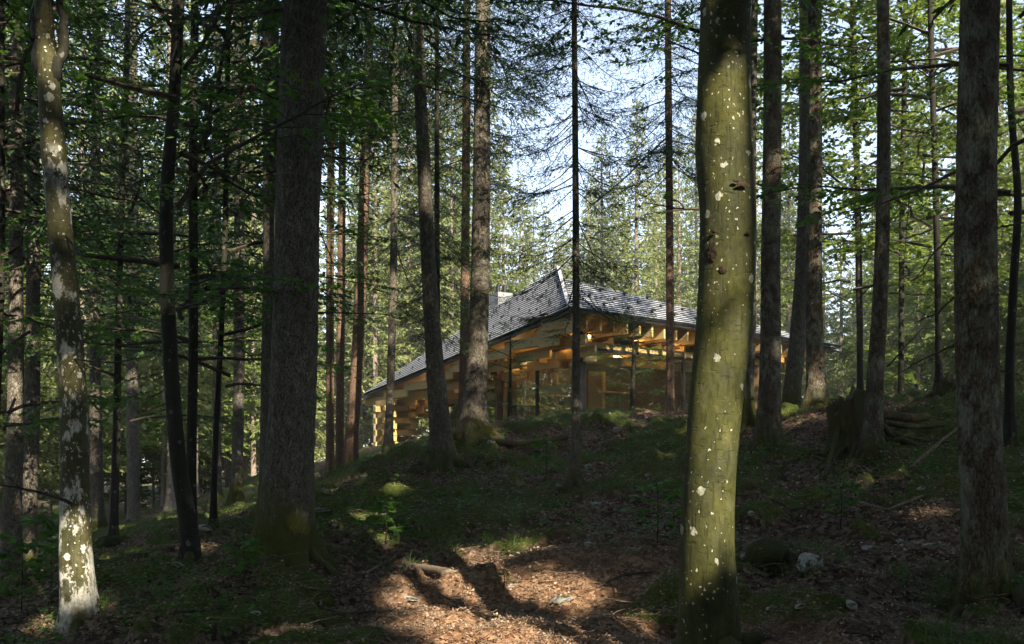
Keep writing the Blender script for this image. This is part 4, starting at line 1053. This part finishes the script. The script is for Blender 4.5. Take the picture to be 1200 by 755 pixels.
def log(pts, wpx, label, cat, mat='dead_wood', name='fallen_log', stubs=0, lift=None, taper=.8, group=None):
    P = on_ground(pts) if not isinstance(pts, np.ndarray) else pts
    r0 = wpx / F * P[0][1] / 2
    P = P + np.array([0, 0, r0 * .6 if lift is None else lift])
    n = 26; path = smooth_path(P, n)
    q = np.random.default_rng(int(pts[0][0] * 13) if not isinstance(pts, np.ndarray) else 5)
    path = path + np.cumsum(q.normal(0, r0 * .12, (n, 3)), 0) * np.array([1, 1, .4])
    o0 = path[n // 2].copy()
    V, Q = limb_mesh(path - o0, [r0, r0 * .95, r0 * taper], M[mat], 14, int(q.integers(99)))
    VV, QQ = [V], [Q]; off = len(V)
    for i in range(stubs):
        k = int(q.integers(3, n - 3)); d = unit(q.normal(0, 1, 3) + np.array([0, 0, .6])); L_ = r0 * q.uniform(2, 6)
        v2, q2 = limb_mesh(np.array([path[k] - o0 + d * L_ * t for t in np.linspace(0, 1, 5)]), [r0 * .3, r0 * .12], M[mat], 6, i)
        VV.append(v2); QQ.append(q2 + off); off += len(v2)
    me = mesh_from(name, np.concatenate(VV), np.concatenate(QQ), [M[mat]], None, True)
    o = link(name, me, None, o0); return tag(o, label, cat, group)
def seedling(px, py, h, label, seed):
    p = hit(px, py); root = empty('beech_seedling', p, label, 'seedling')
    k = h / 4
    o = link('foliage', SHARED['seedling'], root); o.scale = (k, k, k); o.rotation_euler = (0, 0, seed)
    V, Q = limb_mesh([[0, 0, -.03], [.01, 0, h * .5], [.0, .01, h]], [.006, .004, .002], M['bark_thin'], 6, seed)
    link('stem', mesh_from('stem', V, Q, [M['bark_thin']], None, True), root)
for a in [(590, 690, .16, 'tiny leafy seedling on the sunlit path right of the fallen log', 1), (452, 640, .5, 'leafy seedling in the grass above the left end of the fallen log', 3),
          (770, 640, .6, 'leafy seedling close to the left side of the mossy beech', 4), (985, 620, .45, 'little leafy seedling in the moss above the white stones on the right', 5), (285, 690, .45, 'little seedling at the foot of the thick dark spruce', 6),
          (60, 690, .9, 'bushy green seedling at the lower left, left of the pale leaning beech', 7), (25, 720, .7, 'leafy seedling in the lower left corner', 8), (640, 560, .6, 'low leafy seedling on the bank left of the very slim bare trunk', 9)]:
    seedling(*a)

log([(476, 667), (520, 673), (572, 682)], 10, 'fallen grey log with a dark end lying across the sunlit path', 'log')
log([(512, 698), (534, 708), (556, 720)], 3, 'thin dark fallen branch on the path below the fallen log', 'branch', 'twig', 'fallen_branch', 2)
log([(598, 716), (618, 722), (643, 729)], 4, 'crooked little branch with a pale broken tip on the sunlit path', 'branch', 'dead_wood', 'fallen_branch', 2)
log([(428, 674), (445, 664), (464, 654)], 4, 'dead branch slanting uphill left of the fallen log', 'branch', 'dead_wood', 'fallen_branch', 2)
log([(205, 722), (250, 715), (300, 704)], 5, 'long dark branch on the shaded ground below the thick dark spruce', 'branch', 'twig', 'fallen_branch', 3)
log([(372, 712), (400, 722), (440, 718)], 3, 'thin branch on the shaded ground between the spruce foot and the path', 'branch', 'twig', 'fallen_branch', 2)
log([(955, 735), (990, 745), (1030, 748)], 4, 'dark stick in the leaf litter at the lower right', 'branch', 'twig', 'fallen_branch', 3)
log([(700, 690), (730, 676), (765, 672)], 3, 'thin twiggy branch left of the mossy beech foot', 'branch', 'twig', 'fallen_branch', 3)
log([(1000, 592), (1040, 600), (1080, 588)], 4, 'pale stick lying on moss below the stump', 'branch', 'dead_wood', 'fallen_branch', 2)
log([(905, 590), (930, 600), (962, 596)], 3, 'thin dead branch right of the mossy beech on the mossy bank', 'branch', 'twig', 'fallen_branch', 2)
log([(560, 520), (610, 524), (668, 516)], 9, 'rotten log half sunk in the crest before the glass wall', 'log', 'mossy_wood', stubs=2)
log([(355, 690), (420, 700), (470, 690)], 3, 'long thin twig on the dim ground right of the mossy spruce foot', 'branch', 'twig', 'fallen_branch', 2)
def air(px, py, d): return W(px, py, d)
log(np.array([air(1033, 487, 12.8), air(1080, 489, 12.9), air(1150, 497, 13.0)]), 11, 'dark fallen trunk lying behind the big broken stump', 'log', 'mossy_wood', stubs=2, lift=0)
log(np.array([air(1036, 495, 12.4), air(1065, 499, 12.4), air(1130, 499, 12.6)]), 7, 'grey log just under the dark fallen trunk by the stump', 'log', 'mossy_wood', stubs=2, lift=0)
log(np.array([air(1066, 550, 10.4), air(1095, 524, 10.5), air(1124, 502, 10.7)]), 4.5, 'pale bent stick leaning up from the moss towards the grey lichen trunk', 'branch', 'dead_wood', 'leaning_stick', 1, lift=0, taper=.6)
log(np.array([air(1000, 455, 13), air(985, 500, 12), air(970, 560, 10.9)]) , 5, 'grey root-like branch sloping down from the left side of the stump', 'branch', 'mossy_wood', 'fallen_branch', 1, lift=0)

def stump(px, py, d, hpx, wpx, label, lean=(0, 0), jag=.25, nroots=9, root_len=.8, mat='mossy_wood', seed=3, spike=0.0, slope=0.0):
    q = np.random.default_rng(seed)
    b0 = W(px, py, d); base = np.array([b0[0], d, float(gz(b0[0], d))])
    h = (W(px, py - hpx, d)[2] - base[2]); r0 = wpx / F * d / 2
    root = empty('tree_stump', base, label, 'stump')
    seg = 48; n = 26
    th = np.arange(seg) / seg * 2 * math.pi
    top = 1 + slope * np.cos(th) + jag * 1.5 * fbm(np.cos(th) * 2.4 + seed, np.sin(th) * 2.4, 0, seed, 4) + lean[0] * .35 * np.cos(th)
    if spike: top = top + spike * np.exp(-((np.angle(np.exp(1j * (th - 1.0)))) / .5) ** 2)
    rings = []
    for u in np.linspace(0, 1, n):
        zz = -.25 + (h * top + .25) * u
        fl = 1 + .5 * np.exp(-np.maximum(zz, -.1) / (.18 * h + .05)) * (1 + .4 * np.sin(5 * th + seed))
        rr = r0 * fl * (1 + .55 * fbm(np.cos(th) * 2.5, np.sin(th) * 2.5 + seed, zz * 1.2, seed, 4))
        rings.append(np.stack([rr * np.cos(th) + lean[0] * np.maximum(zz, 0), rr * np.sin(th) + lean[1] * np.maximum(zz, 0), zz], -1))
    for f_, dz_ in ((.75, -.04), (.5, -.16 * h), (.1, -.28 * h)):     # hollow rotten heart
        c = rings[n - 1].mean(0); c2 = np.array([c[0], c[1], 0])
        rings.append((rings[n - 1] - c2) * np.array([f_, f_, 1]) + c2 + np.array([0, 0, dz_]))
    V, Q = grid_tube(np.array(rings), seg)
    link('trunk', mesh_from('trunk', V, Q, [M[mat]], None, True), root)
    for i in range(nroots):
        az = q.uniform(0, 6.28) if i > nroots * .6 else q.uniform(math.pi * 1.05, math.pi * 1.95)
        dd = np.array([math.cos(az), math.sin(az), 0]); L_ = root_len * q.uniform(.5, 1.2); k = 9
        pth = []
        side = np.array([-dd[1], dd[0], 0]) * q.normal(0, .25)
        for t in np.linspace(0, 1, k):
            p = dd * (r0 * .7 + L_ * t) + side * t * t * L_
            zg = float(gz(base[0] + p[0], base[1] + p[1])) - base[2]
            p[2] = max(zg + .02, (zg + h * q.uniform(.3, .55) * (1 - t) ** 2)) - .04 * t
            pth.append(p)
        V, Q = limb_mesh(pth, [r0 * q.uniform(.12, .24), r0 * .12, r0 * .03], M[mat], 8, i)
        link('root', mesh_from('root', V, Q, [M[mat]], None, True), root)
    return root
stump(1004, 528, 12.1, 60, 46, 'big broken mossy stump with bared hanging roots beside the lichen-flecked trunk', (-.18, 0), .35, 14, 1.0, seed=4, slope=.22)
stump(1106, 482, 14.2, 34, 26, 'jagged mossy snag on the crest left of the grey lichen trunk', (.15, 0), .4, 7, .9, seed=9, spike=.5)
stump(520, 618, 11.4, 24, 30, 'small rotten root stump bristling with roots in the middle of the slope', (.1, 0), .5, 16, .55, seed=14)
stump(172, 668, 11, 18, 24, 'little mossy root stump on the left slope near the curved mossy beech', (-.3, 0), .5, 8, .5, seed=22)
rock(128, 640, 34, 'round mossy boulder right behind the pale leaning beech', 'moss_stone', .7)
stump(345, 560, 15.5, 20, 22, 'dark old stump seen just right of the thick dark spruce', (0, 0), .3, 4, .4, seed=41)

# ------------------------------------------------------------------ branches on the near trunks
def limb(key, pts, r0, name='branch', mat='twig', fork=3, seed=1, leaves=0, needles=0):
    root, base, path = TREES[key]
    q = np.random.default_rng(seed)
    P = np.array([W(*p) for p in pts]); n = 18
    c = smooth_path(P, n); c = c + np.cumsum(q.normal(0, r0 * .25, (n, 3)), 0)
    V, Q = limb_mesh(c - base, [r0, r0 * .7, r0 * .25], M[mat], 7, seed, .1)
    VV, QQ, off = [V], [Q], len(V)
    Ld = np.linalg.norm(c[-1] - c[0]); ax = unit(c[-1] - c[0]); lv = []
    for i in range(fork):
        k = int(n * (i + .8) / (fork + 1)); d = unit(ax * .7 + q.normal(0, .45, 3)); L_ = Ld * q.uniform(.12, .32)
        pp = np.array([c[k] - base + d * L_ * t - UP * (.1 * L_ * t * t) for t in np.linspace(0, 1, 6)])
        v2, q2 = limb_mesh(pp, [r0 * .4, r0 * .12], M[mat], 5, i); VV.append(v2); QQ.append(q2 + off); off += len(v2)
    o = link(name, mesh_from(name, np.concatenate(VV), np.concatenate(QQ), [M[mat]], None, True), root)
    return o
for i, (pts, r0) in enumerate([([(1124, 200, 6.4), (1060, 228, 7.4), (962, 268, 9)], 0.0122), ([(1123, 268, 6.4), (1090, 300, 6.6), (1066, 334, 6.8)], 0.0082),
                               ([(1122, 345, 6.4), (1100, 365, 6.7), (1075, 376, 7)], 0.0082), ([(1124, 72, 6.4), (1090, 90, 7.2), (1050, 60, 8)], 0.0082),
                               ([(1172, 66, 6.3), (1200, 64, 6.0), (1240, 70, 5.6)], 0.0075), ([(1122, 402, 6.4), (1085, 420, 7.5), (1040, 445, 9)], 0.0095),
                               ([(1174, 265, 6.3), (1200, 262, 6.1), (1235, 268, 5.8)], 0.0068)]):
    limb('lichen_fir', pts, r0, seed=i + 3)
for i, (pts, r0) in enumerate([([(1042, 130, 11.6), (1080, 132, 11.2), (1100, 166, 11)], 0.0088), ([(1040, 215, 11.6), (1055, 235, 11.5), (1072, 262, 11.4)], 0.0068), ([(1025, 240, 11.6), (985, 250, 11.2), (950, 268, 11)], 0.0095),
                               ([(1040, 430, 11.6), (1062, 405, 11.2), (1085, 380, 11)], 0.0095), ([(1026, 50, 11.6), (985, 65, 11.4), (962, 80, 11)], 0.0082), ([(1028, 330, 11.6), (1005, 350, 11.6), (985, 380, 11.5)], 0.0068)]):
    limb('stump_tree', pts, r0, seed=i + 13)
limb('pole', [(785, 158, 21), (735, 205, 19.5), (678, 256, 18)], .022, fork=6, seed=5)
limb('pole', [(785, 60, 21), (830, 80, 20.5), (870, 120, 20)], .015, fork=4, seed=6)
for i, (pts, r0) in enumerate([([(672, 45, 12), (645, 62, 11.7), (598, 68, 11.4)], 0.0082), ([(674, 22, 12), (640, 50, 11.7), (604, 62, 11.6)], 0.0068), ([(675, 260, 12), (650, 285, 11.8), (612, 300, 11.6)], 0.0061),
                               ([(675, 130, 12), (650, 150, 12), (620, 178, 12)], 0.0068), ([(675, 100, 12), (700, 112, 12), (735, 100, 12.2)], 0.0061), ([(676, 215, 12), (700, 232, 12), (722, 262, 12)], 0.0054), ([(675, 330, 12), (660, 338, 11.9), (640, 362, 11.8)], 0.0048)]):
    limb('thin_spruce', pts, r0, fork=6, seed=i + 23)
for i, (pts, r0) in enumerate([([(573, 68, 17), (590, 70, 16.6), (618, 78, 16)], 0.0109), ([(573, 92, 17), (595, 96, 16.5), (630, 92, 16)], 0.0109), ([(552, 30, 17), (520, 48, 16.5), (498, 60, 16)], 0.0122), ([(572, 205, 17), (590, 212, 16.6), (612, 208, 16)], 0.0082), ([(553, 110, 17), (535, 120, 16.8), (515, 118, 16.5)], 0.0082)]):
    limb('mid_spruce', pts, r0, fork=4, seed=i + 33)
for i, (pts, r0) in enumerate([([(330, 118, 9), (300, 105, 8.8), (255, 112, 8.5)], 0.0109), ([(328, 200, 9), (305, 208, 8.7), (270, 200, 8.3)], 0.0082), ([(376, 340, 9), (392, 352, 8.8), (410, 372, 8.6)], 0.0068), ([(378, 175, 9), (400, 172, 8.8), (430, 190, 8.6)], 0.0082), ([(372, 262, 9), (388, 300, 8.7), (398, 330, 8.5)], 0.0068)]):
    limb('big_spruce', pts, r0, fork=5, seed=i + 43)
# forked top, low dark branch and side stems of the pale beech
limb('pale_beech', [(60, 110, 7.5), (68, 50, 7.5), (76, -30, 7.5)], .055, 'stem', 'bark_thin', 1, 3)
limb('pale_beech', [(57, 95, 7.5), (45, 30, 7.55), (40, -40, 7.6)], .085, 'stem', 'bark_thin', 1, 4)
limb('pale_beech', [(84, 590, 7.4), (50, 575, 7.0), (-5, 562, 6.6)], .014, 'branch', 'bark_thin', 3, 5)
limb('pale_beech', [(80, 420, 7.5), (130, 425, 7.2), (180, 418, 6.9)], .008, 'branch', 'bark_thin', 4, 6)
limb('pale_beech', [(72, 270, 7.5), (105, 310, 7.2), (150, 330, 6.9)], .008, 'branch', 'bark_thin', 4, 7)
limb('curved_beech', [(204, 190, 10), (218, 175, 9.8), (250, 110, 9.2)], .009, 'branch', 'bark_thin', 4, 8)
limb('curved_beech', [(200, 260, 10), (160, 230, 9.6), (120, 225, 9.2)], .009, 'branch', 'bark_thin', 4, 9)
# leafy twig on the left side of the mossy beech, and the scars on its bark
def sprig(key, start, az, L, el, n=1, leaf=(.075, .05), dens=.7, name='leafy_branch', seed=1, step=.13):
    root, base, _ = TREES[key]
    q = np.random.default_rng(seed)
    a, c = beech_bough(q, W(*start) - base, az, L, el, leaf, step, dens)
    return link(name, quads_mesh(name, np.concatenate(a), np.concatenate(c), BEM), root)
sprig('big_beech', (818, 246, 5.45), math.pi + .25, .17, .1, leaf=(.05, .036), dens=.5, seed=2, step=.05)
b = NB('bark_scar'); M['scar'] = b.done(b.bsdf(b.ramp(b.noise(b.co(), 30, 4), [(.35, (.010, .008, .005)), (.65, (.038, .024, .014))]), .9, b.bump(b.noise(b.co(), 50, 3), .8, .01)))
def scar(px, py, wpx, hpx, seed):
    root, base, path = TREES['big_beech']
    pp = np.array(path); z = W(px, py, 5.4)[2]
    cx, r_ = np.interp(z, pp[:, 2], pp[:, 0]), np.interp(z, pp[:, 2], pp[:, 3])
    x = W(px, py, 5.4)[0] - cx; th = math.asin(max(-.95, min(.95, x / r_)))
    V, Fc = ICO
    s_ = np.array([wpx / F * 5.4 / 2, .005, hpx / F * 5.4 / 2])
    q = V * (1 + .7 * fbm(V[:, 0] * 2 + px, V[:, 1] * 2, V[:, 2] * 2, seed, 3))[:, None] * s_
    c, s2 = math.cos(th), math.sin(th)
    q = q @ np.array([[c, s2, 0], [-s2, c, 0], [0, 0, 1]]) + np.array([cx + r_ * math.sin(th), 5.5 - r_ * math.cos(th) + .0, z]) - base
    link('bark_scar', mesh_from('bark_scar', q, Fc, [M['scar']], None, True), root)
for a in [(834, 296, 13, 22, 2), (868, 219, 15, 5, 3), (845, 318, 9, 10, 4), (836, 272, 7, 5, 5), (875, 275, 9, 4, 6), (860, 215, 8, 4, 7)]: scar(*a)

# ------------------------------------------------------------------ surface roots at the trunk feet
def surface_roots(key, n, ln, r0, mat, seed):
    root, base, path = TREES[key]; q = np.random.default_rng(seed)
    a0 = q.uniform(0, 6)
    for i in range(n):
        az = a0 + i / n * 6.283 + q.normal(0, .25); L_ = ln * q.uniform(.6, 1.3); cv = q.normal(0, .35)
        pth = []
        for t in np.linspace(0, 1, 12):
            a = az + cv * t; rr = path[1][3] * .7 + L_ * t
            x, y = rr * math.cos(a), rr * math.sin(a)
            zg = float(gz(base[0] + x, base[1] + y)) - base[2]
            pth.append([x, y, zg + r0 * (1.6 * (1 - t) ** 2 - .55 * t) + .02 * math.sin(t * 9 + i)])
        V, Q = limb_mesh(pth, [r0 * 1.5, r0 * .8, r0 * .3], M[mat], 10, seed + i)
        link('root', mesh_from('root', V, Q, [M[mat]], None, True), root)
MK = {k: k for k in TREES}
for key, n, ln, r0 in [('big_spruce', 7, .8, .06), ('lichen_fir', 6, .6, .04), ('pale_beech', 5, .5, .035), ('curved_beech', 5, .6, .035), ('mid_spruce', 7, .9, .07), ('curving_spruce', 6, 1.0, .06),
                       ('thin_spruce', 5, .5, .03), ('stump_tree', 6, .8, .045), ('sunny_spruce', 5, .7, .05), ('big_beech', 6, .6, .05)]:
    surface_roots(key, n, ln, r0, 'mossy_wood', 100 + n)

# ------------------------------------------------------------------ ground cover nobody could count
def view_pts(n, q, d0=4.2, d1=24, spread=.56, pw=1.0):
    d = d0 * (d1 / d0) ** (q.random(n) ** pw); x = (q.uniform(-1, 1, n) * spread) * d
    return x, d
q = np.random.default_rng(99)
x, d = view_pts(300000, q)
cl = vn(x * 1.5, d * 1.5, 0, 41) + .5 * vn(x * 5, d * 5, 0, 42) + .5 * sunlit_pathmask(x, d)
k = q.random(len(x)) < np.clip((cl - .22) * 1.2 * (1 - .6 * mossmask(x, d)), .08, 1); x, d = x[k], d[k]
z = gz(x, d)
nv = unit(np.stack([q.normal(0, .5, len(x)), q.normal(0, .5, len(x)), np.ones(len(x))], -1))
dd = q.normal(0, 1, (len(x), 3)); dd = unit(dd - nv * (dd * nv).sum(1)[:, None])
szl = q.uniform(.014, .045, len(x))
nd_ = q.random(len(x)) < .45
szl = np.where(nd_, szl * 1.3, szl * np.clip(d / 9, .65, 1.1))
LQ = leaf_quads(np.stack([x, d, z + .008 + .02 * q.random(len(x))], -1), dd, np.cross(nv, dd), szl, szl * np.where(nd_, q.uniform(.06, .14, len(x)), q.uniform(.35, .75, len(x))))
tag(qobj('leaf_litter', LQ, M['litter_leaf']), 'brown and grey fallen leaves scattered over the forest floor', 'leaf litter', None, 'stuff')
# needles and fine twigs
x, d = view_pts(5200, q, 4.2, 18)
z = gz(x, d); az = q.uniform(0, 6.28, len(x)); L_ = q.uniform(.05, .32, len(x)); TQ = []
for i in range(len(x)):
    e = np.array([math.cos(az[i]), math.sin(az[i]), 0]) * L_[i]
    p0 = np.array([x[i], d[i], z[i] + .012]); p1 = p0 + e; p1[2] = float(0) + z[i] + .012 + q.uniform(-.01, .05) * L_[i] * 3
    TQ.append(tube_quads(np.array([p0, (p0 + p1) / 2 + q.normal(0, .012, 3), p1]), [.0035, .003, .0018], 3))
tag(qobj('twig_litter', np.concatenate(TQ), M['dead_wood']), 'fine dead twigs scattered over the forest floor', 'twigs', None, 'stuff')
# grass and sedge tufts
def blades(x, d, per, h, wid, q, mat_key, name, label, cat, lean=.5):
    n = len(x); z = gz(x, d)
    rep = np.repeat(np.arange(n), per); m = len(rep)
    p = np.stack([x[rep] + q.normal(0, .035, m), d[rep] + q.normal(0, .035, m), z[rep] - .01], -1)
    dd = unit(np.stack([q.normal(0, lean, m), q.normal(0, lean, m), np.ones(m)], -1)); s_ = unit(np.cross(dd, q.normal(0, 1, (m, 3))))
    hh = (h * q.uniform(.5, 1.2, m))[:, None]; ww = wid * q.uniform(.6, 1.2, m)[:, None]
    mid = p + dd * hh * .55; dr = unit(dd * np.array([1.6, 1.6, .35])); tip = mid + dr * hh * .5
    Q1 = np.stack([p - s_ * ww * .5, p + s_ * ww * .5, mid + s_ * ww * .4, mid - s_ * ww * .4], 1)
    Q2 = np.stack([mid - s_ * ww * .4, mid + s_ * ww * .4, tip + s_ * ww * .04, tip - s_ * ww * .04], 1)
    return tag(qobj(name, np.concatenate([Q1, Q2]), M[mat_key]), label, cat, None, 'stuff')
x, d = view_pts(5200, q, 4.5, 24)
pxx = x / d * F + 600
g_ = vn(x * .9, d * .9, 0, 51) * .8 + .35 * np.exp(-((pxx - 480) / 130) ** 2) * ((d > 9) & (d < 20)) - .7 * sunlit_pathmask(x, d)
k = g_ > .60; blades(x[k], d[k], 16, .17, .0055, q, 'grass', 'grass', 'low green grass and sedge tufts on the slope', 'grass')
# moss cushions and small leafy plants
x, d = view_pts(3200, q, 4.6, 20)
k = (vn(x * .8, d * .8, 0, 71) - .5 * sunlit_pathmask(x, d) > .5); x, d = x[k], d[k]
n = len(x); rep = np.repeat(np.arange(n), 9); m = len(rep); zz = gz(x, d)[rep]; hh = q.uniform(.03, .14, m)
dv = q.normal(0, 1, (m, 2)); az = q.uniform(0, 6.28, m)
p = np.stack([x[rep] + dv[:, 0] * .04, d[rep] + dv[:, 1] * .04, zz + hh], -1)
dd = unit(np.stack([np.cos(az), np.sin(az), q.uniform(-.35, .35, m)], -1)); nv = unit(np.stack([q.normal(0, .35, m), q.normal(0, .35, m), np.ones(m)], -1))
tag(qobj('herbs', leaf_quads(p, dd, unit(np.cross(nv, dd)), q.uniform(.025, .065, m), q.uniform(.018, .04, m)), M['beech_leaf']), 'small leafy herbs growing on the mossy ground', 'herbs', None, 'stuff')
